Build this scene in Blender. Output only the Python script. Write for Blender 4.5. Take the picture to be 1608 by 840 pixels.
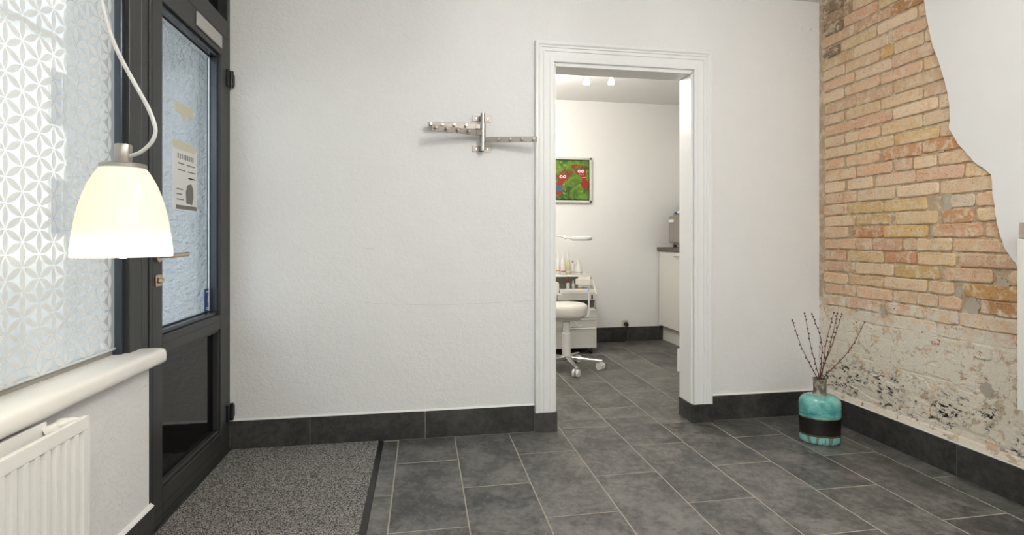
import bpy, bmesh, math, random
from mathutils import Vector, Matrix
random.seed(7)
R = math.radians
SC = bpy.context.scene
COL = SC.collection
for o in list(bpy.data.objects): bpy.data.objects.remove(o)

# ------------------------------------------------------------------ camera, world, lights, exposure
FPX, YAW, YH, CX, CAMH = 835.0, R(9.55), 376.2, 804.0, 1.09
cam = bpy.data.cameras.new('camera'); cam_o = bpy.data.objects.new('camera', cam); COL.objects.link(cam_o)
cam.sensor_width = 36.0; cam.lens = FPX / 1608 * 36.0
cam.shift_y = -(420 - YH) / 1608
cam.clip_start = 0.02; cam.clip_end = 200
cam_o.location = (0, 0, CAMH); cam_o.rotation_euler = (R(90), 0, -YAW)
SC.camera = cam_o

SC.view_settings.view_transform = 'Standard'; SC.view_settings.look = 'None'
SC.view_settings.exposure = 0.2; SC.view_settings.gamma = 1.0; SC.view_settings.use_curve_mapping = False

wd = bpy.data.worlds.new('overcast_sky'); SC.world = wd; wd.use_nodes = True
wd.node_tree.nodes['Background'].inputs[0].default_value = (0.80, 0.91, 1.0, 1)
wd.node_tree.nodes['Background'].inputs[1].default_value = 2.6

def light(name, kind, loc, energy, color=(1, 1, 1), rot=(0, 0, 0), **kw):
    l = bpy.data.lights.new(name, kind); l.energy = energy; l.color = color
    for k, v in kw.items(): setattr(l, k, v)
    o = bpy.data.objects.new(name, l); COL.objects.link(o); o.location = loc; o.rotation_euler = rot
    return o
light('sun', 'SUN', (0, 0, 20), 2.2, (1, .95, .88), (0, R(52), R(8)), angle=R(.6))
# globes out of view: first matches the rack's shadows, the others are added fill
CEIL = 2.575
LAMPS = [(0.75, 1.05), (1.5, -0.5), (0.35, -1.3)]
GLOBE_FRONT, GLOBE_FAR = 48.0, 57.0   # emission of the opal globes

# ------------------------------------------------------------------ pixel -> place
FW = Vector((math.sin(YAW), math.cos(YAW), 0)); RT = Vector((math.cos(YAW), -math.sin(YAW), 0))
def ray(x, y): return FW + RT * ((x - CX) / FPX) + Vector((0, 0, (YH - y) / FPX))
def at_d(x, y, d): return ray(x, y) * d + Vector((0, 0, CAMH))
def on_x(x, y, X): r = ray(x, y); return r * (X / r.x) + Vector((0, 0, CAMH))
def on_y(x, y, Y): r = ray(x, y); return r * (Y / r.y) + Vector((0, 0, CAMH))

# ------------------------------------------------------------------ materials
def lin(c):
    c /= 255.0
    return c / 12.92 if c <= .04045 else ((c + .055) / 1.055) ** 2.4
def S(r, g, b): return (lin(r), lin(g), lin(b), 1)
class NT:
    def __init__(s, name):
        s.m = bpy.data.materials.new(name); s.m.use_nodes = True
        s.t = s.m.node_tree; s.n = s.t.nodes; s.l = s.t.links
        s.b = s.n['Principled BSDF']; s.out = s.n['Material Output']
    def new(s, typ, **kw):
        n = s.n.new(typ)
        for k, v in kw.items(): setattr(n, k, v)
        return n
    def put(s, sock, v):
        if hasattr(v, 'is_linked') or isinstance(v, bpy.types.NodeSocket): s.l.new(v, sock)
        else: sock.default_value = v
    def math(s, op, a, b=0.0, c=0.0, clamp=False):
        n = s.new('ShaderNodeMath', operation=op, use_clamp=clamp)
        for i, v in enumerate((a, b, c)): s.put(n.inputs[i], v)
        return n.outputs[0]
    def noise(s, vec, scale, detail=4, rough=.55, dist=0):
        n = s.new('ShaderNodeTexNoise'); s.l.new(vec, n.inputs['Vector'])
        n.inputs['Scale'].default_value = scale; n.inputs['Detail'].default_value = detail
        n.inputs['Roughness'].default_value = rough; n.inputs['Distortion'].default_value = dist
        return n.outputs['Fac']
    def step(s, v, a, b):
        n = s.new('ShaderNodeMapRange', interpolation_type='SMOOTHSTEP'); s.put(n.inputs[0], v)
        n.inputs[1].default_value = a; n.inputs[2].default_value = b
        return n.outputs[0]
    def mix(s, f, a, b, mode='MIX'):
        n = s.new('ShaderNodeMix', data_type='RGBA', blend_type=mode)
        s.put(n.inputs[0], f); s.put(n.inputs[6], a); s.put(n.inputs[7], b)
        return n.outputs[2]
    def pos(s): return s.new('ShaderNodeNewGeometry').outputs['Position']
    def obj(s): return s.new('ShaderNodeTexCoord').outputs['Object']
    def bump(s, h, strength, dist):
        n = s.new('ShaderNodeBump'); s.l.new(h, n.inputs['Height'])
        n.inputs['Strength'].default_value = strength; n.inputs['Distance'].default_value = dist
        s.l.new(n.outputs[0], s.b.inputs['Normal']); return n
    def sep(s, v):
        n = s.new('ShaderNodeSeparateXYZ'); s.l.new(v, n.inputs[0]); return n.outputs
def P(name, col, rough=.5, metal=0.0, spec=.5, coat=0, emit=None, es=0, bump=None):
    t = NT(name); t.b.inputs['Base Color'].default_value = col
    t.b.inputs['Roughness'].default_value = rough; t.b.inputs['Metallic'].default_value = metal
    t.b.inputs['Specular IOR Level'].default_value = spec; t.b.inputs['Coat Weight'].default_value = coat
    if emit: t.b.inputs['Emission Color'].default_value = emit; t.b.inputs['Emission Strength'].default_value = es
    p = t.obj(); sc, amt = bump if bump else (60, .03)
    n = t.noise(p, sc, 3)
    t.l.new(t.mix(t.math('MULTIPLY', n, .12), col, tuple(x * .8 for x in col[:3]) + (1,)), t.b.inputs['Base Color'])
    t.bump(n, amt, .003)
    return t.m
def wall_paint(name, col, fine=85, strength=.6, big=.5):
    t = NT(name); p = t.pos()
    a = t.noise(p, fine, 3, .6); b = t.noise(p, 9, 3, .5); c = t.noise(p, 45, 2, .5)
    h = t.math('ADD', t.math('MULTIPLY', a, .5), t.math('ADD', t.math('MULTIPLY', b, big * 2), t.math('MULTIPLY', c, .4)))
    t.bump(h, strength, .009)
    t.l.new(t.mix(t.math('MULTIPLY', b, .10), col, S(196, 192, 184)), t.b.inputs['Base Color'])
    t.b.inputs['Roughness'].default_value = .75; t.b.inputs['Specular IOR Level'].default_value = .25
    return t.m
M = {}
M['wall'] = wall_paint('rough_white_plaster', (.80, .795, .78, 1))
M['wall_smooth'] = wall_paint('smooth_white_paint', (.82, .81, .79, 1), 300, .06, .2)
M['paint'] = P('white_gloss_paint', (.82, .82, .80, 1), .32, bump=(25, .015))
M['crack'] = P('hairline_crack', S(192, 189, 182), .9)
M['caulk'] = P('white_caulk', (.78, .77, .74, 1), .6)
M['plaster_edge'] = P('plaster_edge', S(150, 125, 95), .9)
def m_tile(name, c0, c1, rough):
    t = NT(name); oi = t.new('ShaderNodeObjectInfo'); p = t.pos()
    add = t.new('ShaderNodeVectorMath', operation='ADD'); t.l.new(p, add.inputs[0])
    sc = t.new('ShaderNodeVectorMath', operation='SCALE'); sc.inputs[0].default_value = (7, 11, 5); t.l.new(oi.outputs['Random'], sc.inputs['Scale'])
    t.l.new(sc.outputs[0], add.inputs[1]); v = add.outputs[0]
    a = t.noise(v, 4.5, 7, .7, .6); b = t.noise(v, 30, 6, .7, .4); g = t.noise(v, 220, 2, .5)
    f = t.math('ADD', t.math('MULTIPLY', a, .52), t.math('MULTIPLY', b, .48))
    f = t.math('ADD', t.step(f, .38, .64), t.math('MULTIPLY', t.math('SUBTRACT', oi.outputs['Random'], .5), .25), clamp=True)
    t.l.new(t.mix(f, c0, c1), t.b.inputs['Base Color'])
    t.l.new(t.math('ADD', rough, t.math('MULTIPLY', b, .18)), t.b.inputs['Roughness'])
    t.bump(t.math('ADD', t.math('MULTIPLY', b, .5), t.math('MULTIPLY', g, .25)), .12, .003)
    return t.m
M['tile'] = m_tile('slate_grey_tile', S(56, 55, 54), S(118, 116, 112), .28)
M['base_tile'] = m_tile('dark_skirting_tile', S(40, 39, 38), S(74, 72, 69), .32)
M['grout'] = P('pale_grout', S(166, 158, 143), .85, bump=(300, .2))
M['alu'] = P('anthracite_aluminium', S(52, 53, 51), .40, 0, .4, bump=(200, .05))
M['rail_grey'] = P('grey_window_rail', S(150, 147, 139), .5)
M['plate'] = P('pale_closer_plate', S(176, 174, 168), .55)
M['seal_glint'] = P('pale_seal_glint', S(206, 214, 218), .35)
M['socket_plate'] = P('aged_socket_plate', S(196, 186, 168), .5)
M['alu_dark'] = P('black_gasket', S(18, 19, 20), .5)
M['alu_blue'] = P('anthracite_bead', S(46, 54, 62), .25)
M['panel_black'] = P('glossy_black_panel', S(12, 12, 12), .06, 0, .35)
M['steel'] = P('brushed_steel', (.43, .40, .36, 1), .42, 1.0, bump=(120, .03))
M['rack_steel'] = P('worn_rack_steel', (.27, .245, .215, 1), .46, 1.0, bump=(120, .03))
M['rack_bright'] = P('rack_chrome', (.46, .45, .43, 1), .25, 1.0)
M['chrome'] = P('chrome', (.75, .75, .74, 1), .12, 1.0)
M['brass'] = P('warm_steel', (.60, .48, .33, 1), .3, 1.0)
M['black_plastic'] = P('black_plastic', S(20, 20, 21), .35)
M['radiator'] = P('radiator_enamel', S(238, 237, 231), .35, bump=(8, .02))
M['sill'] = P('sill_paint', S(236, 234, 227), .35, bump=(18, .06))
M['white_plastic'] = P('white_plastic', S(228, 226, 220), .35)
M['laminate'] = P('white_laminate', S(226, 224, 216), .3)
M['greywhite'] = P('light_grey_laminate', S(205, 203, 195), .35)
M['worktop'] = P('grey_brown_worktop', S(92, 82, 72), .4, bump=(90, .1))
M['vinyl'] = P('white_vinyl', S(222, 218, 208), .35)
M['dark_void'] = P('dark_interior', S(58, 54, 48), .6)
M['wood'] = P('pale_grey_wood', S(178, 160, 142), .5, bump=(40, .1))
M['wire'] = P('black_cable', S(22, 21, 20), .45)
M['paper'] = P('poster_paper', S(225, 226, 222), .8)
M['paper_tape'] = P('cream_tape', S(208, 204, 180), .6)
M['ink'] = P('grey_print', S(120, 118, 112), .8)
M['blue_print'] = P('blue_sticker', S(44, 66, 118), .5)
M['white_print'] = P('white_print', S(220, 222, 228), .6)
M['red_paint'] = P('red_paint', S(150, 32, 20), .6, bump=(70, .2))
M['blue_paint'] = P('blue_paint', S(38, 92, 130), .6)
M['black_paint'] = P('black_paint', S(20, 22, 18), .6)
M['orange'] = P('orange_plastic', S(214, 150, 60), .5)
M['cyan'] = P('blue_plastic', S(92, 158, 186), .45)
M['bag'] = P('blue_packet', S(58, 110, 160), .4)
M['red_plastic'] = P('red_plastic', S(165, 50, 40), .5)
M['grey_plastic'] = P('warm_grey_metal', S(150, 144, 134), .38, .25)
M['yellow_liquid'] = P('pale_yellow_liquid', S(214, 206, 160), .2)
M['twig'] = P('reddish_twig_bark', S(92, 52, 40), .7, bump=(60, .2))
M['bud'] = P('dark_bud', S(108, 62, 52), .7)
M['asphalt'] = P('pavement', S(150, 148, 144), .9, bump=(30, .2))
M['facade'] = P('cream_facade', S(236, 230, 216), .9, bump=(20, .1))
M['facade_trim'] = P('facade_trim', S(190, 186, 178), .8)
M['facade_glass'] = P('dark_window_glass', S(70, 80, 90), .1)

def glass(name, tint, refl=1.0):
    t = NT(name); t.n.remove(t.b)
    tr = t.new('ShaderNodeBsdfTransparent'); tr.inputs[0].default_value = tint
    gl = t.new('ShaderNodeBsdfGlossy'); gl.inputs['Roughness'].default_value = .01
    lw = t.new('ShaderNodeLayerWeight')                      # Schlick reflectance of a thin pane, the same from both sides
    fr = t.math('ADD', t.math('MULTIPLY', t.math('POWER', lw.outputs['Facing'], 5.0), .96), .04)
    mx = t.new('ShaderNodeMixShader'); t.l.new(t.math('MULTIPLY', fr, refl), mx.inputs[0])
    t.l.new(tr.outputs[0], mx.inputs[1]); t.l.new(gl.outputs[0], mx.inputs[2]); t.l.new(mx.outputs[0], t.out.inputs[0])
    return t.m
M['glass'] = glass('thin_clear_glass', (.92, .95, .97, 1))
M['bottle_glass'] = glass('clear_bottle', (.9, .93, .92, 1))
def fabric(name, alpha, col, transl):
    t = NT(name); t.n.remove(t.b); p = t.pos()
    n = t.noise(p, 500, 1)
    c = t.mix(t.math('MULTIPLY', n, .1), col, (.6, .6, .6, 1))
    d = t.new('ShaderNodeBsdfDiffuse'); t.l.new(c, d.inputs[0])
    s = t.new('ShaderNodeBsdfTranslucent'); t.l.new(c, s.inputs[0])
    m1 = t.new('ShaderNodeMixShader'); m1.inputs[0].default_value = transl
    t.l.new(d.outputs[0], m1.inputs[1]); t.l.new(s.outputs[0], m1.inputs[2])
    tr = t.new('ShaderNodeBsdfTransparent')
    m2 = t.new('ShaderNodeMixShader'); m2.inputs[0].default_value = alpha
    t.l.new(tr.outputs[0], m2.inputs[1]); t.l.new(m1.outputs[0], m2.inputs[2]); t.l.new(m2.outputs[0], t.out.inputs[0])
    return t.m
M['sheer'] = fabric('sheer_voile', .44, (.86, .87, .87, 1), .5)
M['petal'] = fabric('lace_petal', .84, (.78, .77, .74, 1), .34)
M['hem'] = fabric('curtain_hem', .8, (.84, .85, .85, 1), .45)

# stucco outside
t = NT('rough_stucco'); p = t.pos(); a = t.noise(p, 45, 4, .6); b = t.noise(p, 16, 3)
t.bump(t.math('ADD', a, t.math('MULTIPLY', b, .5)), 1.0, .03)
t.l.new(t.mix(a, S(206, 210, 214), S(240, 241, 242)), t.b.inputs['Base Color']); t.b.inputs['Roughness'].default_value = .9
M['stucco'] = t.m

# mat
t = NT('speckled_mat_pile'); p = t.pos()
v = t.new('ShaderNodeTexVoronoi'); v.inputs['Scale'].default_value = 330; t.l.new(p, v.inputs['Vector'])
r_ = t.sep(v.outputs['Color'])[0]; n = t.noise(p, 420, 2, .7)
f = t.step(t.math('ADD', t.math('MULTIPLY', r_, .6), t.math('MULTIPLY', n, .5)), .38, .8)
t.l.new(t.mix(f, S(66, 64, 61), S(196, 192, 186)), t.b.inputs['Base Color'])
t.b.inputs['Roughness'].default_value = .95; t.b.inputs['Specular IOR Level'].default_value = .1
t.bump(t.math('ADD', v.outputs['Distance'], n), .8, .006)
M['mat'] = t.m

# brick and mortar
def masonry(name, base_sock_fn, relief, washlo, washhi):
    t = NT(name); p = t.pos(); z = t.sep(p)[2]
    base = base_sock_fn(t)
    n1 = t.noise(p, 26, 5, .65, .4); n2 = t.noise(p, 75, 4, .7); n3 = t.noise(p, 11, 4, .6, .5); n4 = t.noise(p, 160, 2)
    n5 = t.noise(p, 14, 5, .7, .6)
    c = t.mix(t.math('MULTIPLY', t.step(n5, .50, .66), .45), base, S(202, 150, 110))
    c = t.mix(t.math('MULTIPLY', t.step(n1, .46, .64), .8), c, S(226, 208, 180))
    c = t.mix(t.math('MULTIPLY', t.step(n2, .60, .72), .5), c, S(160, 108, 72))
    c = t.mix(t.math('MULTIPLY', t.step(n4, .63, .72), .65), c, S(84, 60, 42))
    # lime wash left on the lower courses, with its own ragged upper edge
    edge = t.math('SUBTRACT', t.math('ADD', t.math('MULTIPLY', n3, .55), t.math('MULTIPLY', n1, .30)), z)
    w = t.step(edge, washlo, washhi)
    patch = t.step(t.noise(p, 17, 5, .7, .3), .555, .615)
    w = t.math('MULTIPLY', w, t.math('SUBTRACT', 1.0, t.math('MULTIPLY', patch, .85)))
    c = t.mix(w, c, t.mix(n2, S(224, 211, 190), S(240, 233, 219)))
    chip = t.math('MULTIPLY', t.step(t.noise(p, 24, 4, .65, .6), .635, .66), w)
    c = t.mix(t.math('MULTIPLY', chip, .9), c, S(178, 116, 70))
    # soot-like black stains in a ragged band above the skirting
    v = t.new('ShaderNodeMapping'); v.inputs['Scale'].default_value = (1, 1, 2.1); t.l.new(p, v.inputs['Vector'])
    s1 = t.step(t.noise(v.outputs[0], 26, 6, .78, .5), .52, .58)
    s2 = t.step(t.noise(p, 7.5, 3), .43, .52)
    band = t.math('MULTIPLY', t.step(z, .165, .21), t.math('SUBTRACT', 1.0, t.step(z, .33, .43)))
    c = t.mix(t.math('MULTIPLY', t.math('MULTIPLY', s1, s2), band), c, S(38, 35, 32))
    # a few smoke-black bricks high in the corner
    t.l.new(c, t.b.inputs['Base Color'])
    t.b.inputs['Roughness'].default_value = .9; t.b.inputs['Specular IOR Level'].default_value = .2
    t.bump(t.math('ADD', t.math('MULTIPLY', n1, .8), t.math('ADD', t.math('MULTIPLY', n2, .5), t.math('MULTIPLY', n4, .2))), relief, .014)
    return t.m
M['brick'] = masonry('weathered_brick', lambda t: t.new('ShaderNodeObjectInfo').outputs['Color'], .8, -.36, -.20)
def _mort(t):
    r = t.new('ShaderNodeRGB'); r.outputs[0].default_value = S(186, 166, 138); return r.outputs[0]
M['mortar'] = masonry('sandy_mortar', _mort, .6, -.36, -.20)
M['cement'] = P('grey_cement_patch', S(182, 172, 155), .9, bump=(90, .4))

# vase glaze
t = NT('banded_glaze'); o_ = t.obj(); z = t.sep(o_)[2]
st = t.new('ShaderNodeMapping'); st.inputs['Scale'].default_value = (1, 1, .12); t.l.new(o_, st.inputs['Vector'])
drip = t.noise(st.outputs[0], 45, 3); n1 = t.noise(o_, 14, 4, .6); n2 = t.noise(o_, 60, 3)
st2 = t.new('ShaderNodeMapping'); st2.inputs['Scale'].default_value = (.06, .06, 1); t.l.new(o_, st2.inputs['Vector'])
rings = t.noise(st2.outputs[0], 140, 3)
teal = t.mix(t.step(n1, .35, .7), S(72, 150, 146), S(132, 200, 188))
low = t.math('MULTIPLY', t.step(rings, .48, .62), t.math('SUBTRACT', 1.0, t.step(z, .15, .20)))
teal = t.mix(t.math('MULTIPLY', low, .75), teal, S(38, 98, 104))
teal = t.mix(t.math('MULTIPLY', t.step(n2, .64, .7), t.step(n1, .5, .56)), teal, S(104, 84, 52))
foot = t.mix(t.step(drip, .50, .58), S(126, 190, 182), S(112, 128, 110))
zz = t.math('ADD', z, t.math('MULTIPLY', t.math('SUBTRACT', n1, .5), .012))
c = t.mix(t.step(zz, .041, .045), foot, S(84, 68, 54))
c = t.mix(t.step(zz, .051, .054), c, S(24, 20, 17))
c = t.mix(t.step(zz, .134, .137), c, S(96, 78, 52))
c = t.mix(t.step(zz, .139, .143), c, teal)
t.l.new(c, t.b.inputs['Base Color']); t.b.inputs['Roughness'].default_value = .18; t.b.inputs['Coat Weight'].default_value = .3
t.bump(t.math('ADD', rings, n1), .15, .004)
M['glaze'] = t.m
t = NT('raw_clay_neck'); o_ = t.obj(); n1 = t.noise(o_, 30, 4)
t.l.new(t.mix(t.step(n1, .4, .62), S(96, 88, 80), S(170, 158, 142)), t.b.inputs['Base Color']); t.b.inputs['Roughness'].default_value = .6
M['clay'] = t.m
# painting canvas
t = NT('green_painted_canvas'); o_ = t.obj(); n1 = t.noise(o_, 9, 5, .65, .8); n2 = t.noise(o_, 30, 4)
c = t.mix(t.step(n1, .38, .62), S(44, 74, 22), S(98, 138, 34)); c = t.mix(t.step(n2, .58, .7), c, S(150, 160, 52))
t.l.new(c, t.b.inputs['Base Color']); t.b.inputs['Roughness'].default_value = .6; t.bump(n2, .3, .003)
M['canvas'] = t.m
# lamp shade: opal glass, lit from inside
t = NT('opal_glass_shade'); t.b.inputs['Base Color'].default_value = (.9, .86, .76, 1); t.b.inputs['Roughness'].default_value = .2
o_ = t.obj(); n1 = t.noise(o_, 20, 2)
tl = t.new('ShaderNodeBsdfTranslucent'); t.l.new(t.mix(t.math('MULTIPLY', n1, .1), (.95, .92, .85, 1), (.93, .89, .80, 1)), tl.inputs[0])
mx = t.new('ShaderNodeMixShader'); mx.inputs[0].default_value = .62
t.l.new(t.b.outputs[0], mx.inputs[1]); t.l.new(tl.outputs[0], mx.inputs[2]); t.l.new(mx.outputs[0], t.out.inputs[0])
M['opal'] = t.m
M['bulb'] = P('glowing_bulb', (1, .95, .85, 1), .4, emit=(1, .92, .78, 1), es=4.2)
M['spot_glass'] = P('glowing_spot_glass', (1, .98, .94, 1), .4, emit=(1, .95, .86, 1), es=9)
M['globe_front'] = P('glowing_fill_globe', (1, 1, 1, 1), .5, emit=(1, .98, .955, 1), es=GLOBE_FRONT)
M['globe_far'] = P('glowing_fill_globe_far', (1, 1, 1, 1), .5, emit=(1, .965, .90, 1), es=GLOBE_FAR)
t = NT('clear_cord_sheath'); t.b.inputs['Base Color'].default_value = S(206, 204, 196); t.b.inputs['Roughness'].default_value = .15; t.b.inputs['Coat Weight'].default_value = .6
n1 = t.noise(t.obj(), 80, 2); t.l.new(t.mix(n1, S(190, 188, 180), S(222, 220, 214)), t.b.inputs['Base Color'])
M['cord'] = t.m

# ------------------------------------------------------------------ mesh helpers
def bx(bm, lo, hi, bev=0.0, seg=1):
    lo = Vector(lo); hi = Vector(hi); c = (lo + hi) / 2; d = hi - lo
    r = bmesh.ops.create_cube(bm, size=1, matrix=Matrix.Translation(c) @ Matrix.Diagonal((d.x, d.y, d.z, 1)))
    if bev > 0:
        es = list({e for v in r['verts'] for e in v.link_edges})
        bmesh.ops.bevel(bm, geom=es, offset=bev, segments=seg, affect='EDGES', clamp_overlap=True)
    return bm
def ring_loft(bm, rings, close=True, cap0=True, cap1=True):
    vs = [[bm.verts.new(p) for p in r] for r in rings]; n = len(vs[0])
    for a, b in zip(vs, vs[1:]):
        for i in range(n if close else n - 1):
            j = (i + 1) % n; bm.faces.new((a[i], a[j], b[j], b[i]))
    if cap0: bm.faces.new(list(reversed(vs[0])))
    if cap1: bm.faces.new(vs[-1])
    return vs
def frame_of(d):
    d = d.normalized(); a = Vector((0, 0, 1)) if abs(d.z) < .9 else Vector((1, 0, 0))
    u = d.cross(a).normalized(); return u, d.cross(u).normalized()
def cyl(bm, p0, p1, r0, r1=None, n=16):
    p0 = Vector(p0); p1 = Vector(p1); r1 = r0 if r1 is None else r1
    u, v = frame_of(p1 - p0)
    ring_loft(bm, [[p + (u * math.cos(2 * math.pi * i / n) + v * math.sin(2 * math.pi * i / n)) * r for i in range(n)] for p, r in ((p0, r0), (p1, r1))])
    return bm
def tube(bm, pts, rad, n=8):
    pts = [Vector(p) for p in pts]; rs = rad if isinstance(rad, (list, tuple)) else [rad] * len(pts)
    u, v = frame_of(pts[1] - pts[0]); rings = []
    for i, p in enumerate(pts):
        d = (pts[min(i + 1, len(pts) - 1)] - pts[max(i - 1, 0)]).normalized()
        u = (u - d * u.dot(d)).normalized(); v = d.cross(u)
        rings.append([p + (u * math.cos(2 * math.pi * k / n) + v * math.sin(2 * math.pi * k / n)) * rs[i] for k in range(n)])
    ring_loft(bm, rings); return bm
def lathe(bm, prof, c=(0, 0, 0), n=24, sx=1, sy=1, rz=0, caps=(True, True)):
    c = Vector(c); rings = []
    for r, z in prof:
        ring = []
        for i in range(n):
            a = 2 * math.pi * i / n; x = r * math.cos(a) * sx; y = r * math.sin(a) * sy
            ring.append(c + Vector((x * math.cos(rz) - y * math.sin(rz), x * math.sin(rz) + y * math.cos(rz), z)))
        rings.append(ring)
    ring_loft(bm, rings, True, *caps); return bm
def ball(bm, c, r, s=(1, 1, 1), sub=2):
    bmesh.ops.create_icosphere(bm, subdivisions=sub, radius=r, matrix=Matrix.Translation(Vector(c)) @ Matrix.Diagonal((s[0], s[1], s[2], 1)))
    return bm
def prism(bm, poly, axis, a, b):
    """poly of 2-D points, extruded along axis ('x','y','z') from a to b"""
    def v3(p, h): return {'x': (h, p[0], p[1]), 'y': (p[0], h, p[1]), 'z': (p[0], p[1], h)}[axis]
    ring_loft(bm, [[Vector(v3(p, a)) for p in poly], [Vector(v3(p, b)) for p in poly]]); return bm
def smooth_path(pts, k=8):
    pts = [Vector(p) for p in pts]; out = []
    for i in range(len(pts) - 1):
        p0 = pts[max(i - 1, 0)]; p1 = pts[i]; p2 = pts[i + 1]; p3 = pts[min(i + 2, len(pts) - 1)]
        for j in range(k):
            s = j / k
            out.append(.5 * ((2 * p1) + (p2 - p0) * s + (2 * p0 - 5 * p1 + 4 * p2 - p3) * s * s + (3 * p1 - p0 - 3 * p2 + p3) * s ** 3))
    return out + [pts[-1]]
def worg(o):
    v = Vector((0, 0, 0))
    while o: v += o.location; o = o.parent
    return v
def B(): return bmesh.new()
def mk(name, bm, mat, parent=None, smooth=False, bevel=0, label=None, sharp=35):
    bmesh.ops.recalc_face_normals(bm, faces=bm.faces[:])
    off = worg(parent)
    if off.length > 0: bmesh.ops.translate(bm, verts=bm.verts[:], vec=-off)
    me = bpy.data.meshes.new(name); bm.to_mesh(me); bm.free()
    if mat: me.materials.append(M[mat] if isinstance(mat, str) else mat)
    if smooth:
        me.polygons.foreach_set('use_smooth', [True] * len(me.polygons)); me.set_sharp_from_angle(angle=R(sharp))
    o = bpy.data.objects.new(name, me); COL.objects.link(o)
    if parent: o.parent = parent
    if bevel:
        m = o.modifiers.new('bevel', 'BEVEL'); m.width = bevel; m.segments = 2; m.limit_method = 'ANGLE'
    if label: o['label'] = label
    return o
def recentre(o):
    """put a top-level mesh's origin at the base of its own geometry"""
    vs = [v.co for v in o.data.vertices]
    c = Vector(((min(v.x for v in vs) + max(v.x for v in vs)) / 2, (min(v.y for v in vs) + max(v.y for v in vs)) / 2, min(v.z for v in vs)))
    o.data.transform(Matrix.Translation(-c)); o.location = o.location + c; return o
def struct(o): o['kind'] = 'structure'; return o
def tag(o, label, cat, group=None, kind=None):
    o['label'] = label; o['category'] = cat
    if group: o['group'] = group
    if kind: o['kind'] = kind
    return o
def thing(name, label, cat, loc, group=None):
    o = bpy.data.objects.new(name, None); COL.objects.link(o); o.location = loc; o.empty_display_size = .05
    return tag(o, label, cat, group)

# ------------------------------------------------------------------ the rooms
YB, YB2 = 2.965, 3.085         # wall between the two rooms
XL, XW = -0.985, -0.947        # door/window inner face, low wall face
XR = 2.440                     # face of the bare bricks
OX0, OX1, OZ = 0.745, 1.585, 2.092   # doorway
YF, XF0, XF1 = 5.45, -0.60, 3.15     # far room
YN = -3.2                      # wall behind the viewpoint

floor = struct(mk('floor', bx(B(), (-1.05, YN - .1, -.06), (3.25, 5.6, -.0007)), 'grout'))
# tiles: one object each
TP, TL, JG = .3033, .6215, .0044
tile_cache = {}
def tile_mesh(w, l):
    k = (round(w, 3), round(l, 3))
    if k not in tile_cache:
        bm = B(); bx(bm, (0, 0, -.009), (w, l, 0))
        bmesh.ops.bevel(bm, geom=[e for e in bm.edges if all(v.co.z > -.001 for v in e.verts)], offset=.0012, segments=1, affect='EDGES')
        bmesh.ops.recalc_face_normals(bm, faces=bm.faces[:])
        me = bpy.data.meshes.new('tile'); bm.to_mesh(me); bm.free(); me.materials.append(M['tile']); tile_cache[k] = me
    return tile_cache[k]
def lay(x0, x1, y0, y1, zones):
    for zx0, zx1, zy0, zy1 in zones:
        a, b, c, d = max(x0, zx0), min(x1, zx1), max(y0, zy0), min(y1, zy1)
        if b - a > .012 and d - c > .012:
            o = bpy.data.objects.new('tile', tile_mesh(b - a, d - c)); COL.objects.link(o); o.parent = floor; o.location = (a, c, 0)
ZONES = [(-.98, 2.425, -.9, 2.953), (.755, 1.575, 2.953, 3.094), (XF0, XF1, 3.094, YF)]
for i in range(-6, 12):
    x0 = -.128 + i * TP
    yo = 2.642 + .0075 * i + (TL / 2 if i % 2 else 0)
    for j in range(-7, 8):
        y0 = yo + j * TL
        lay(x0 + JG / 2, x0 + TP - JG / 2, y0 + JG / 2, y0 + TL - JG / 2, ZONES)

# back wall with doorway
bm = B()
bx(bm, (-1.03, YB, 0), (OX0, YB2, CEIL)); bx(bm, (OX1, YB, 0), (2.6, YB2, CEIL)); bx(bm, (OX0, YB, OZ), (OX1, YB2, CEIL))
wall_back = struct(mk('wall_back', bm, 'wall'))
def crack(px, r):
    b_ = B(); pts = [on_y(x, y, YB - .0001) for x, y in px]; tube(b_, smooth_path(pts, 4), r, 5); mk('hairline_crack', b_, 'crack', wall_back)
crack([(572, 475), (600, 477), (640, 478), (690, 479), (735, 477), (790, 475), (836, 472)], .0006)
crack([(575, 390), (581, 391), (588, 390)], .0009)
for x in (1258, 1272):
    q = on_y(x, 46, YB); b_ = B(); ball(b_, q, .013, (1.2, .35, 1)); mk('filler_dab', b_, 'wall', wall_back, smooth=True)
# left: low wall under the window
wall_left = struct(mk('wall_left', bx(B(), (-1.05, YN, 0), (XW, 2.058, .652), .006, 2), 'wall'))
struct(mk('wall_near', bx(B(), (-1.05, YN - .1, 0), (2.6, YN, CEIL)), 'wall_smooth'))
struct(mk('ceiling', bx(B(), (-1.05, YN - .1, CEIL), (2.6, YB + .06, CEIL + .12)), 'wall_smooth'))
# far room
struct(mk('wall_far', bx(B(), (XF0 - .1, YF, 0), (XF1 + .1, YF + .15, CEIL)), 'wall_smooth'))
struct(mk('wall_far_left', bx(B(), (XF0 - .1, YB2, 0), (XF0, YF, CEIL)), 'wall_smooth'))
struct(mk('wall_far_right', bx(B(), (XF1, YB2, 0), (XF1 + .1, YF, CEIL)), 'wall_smooth'))
struct(mk('ceiling_far', bx(B(), (XF0 - .1, YB + .06, CEIL - .01), (XF1 + .1, YF + .15, CEIL + .12)), 'wall_smooth'))
bm = B(); bx(bm, (2.6, YB, 0), (XF1 + .1, YB2, CEIL)); struct(mk('wall_far_near', bm, 'wall_smooth'))

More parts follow.
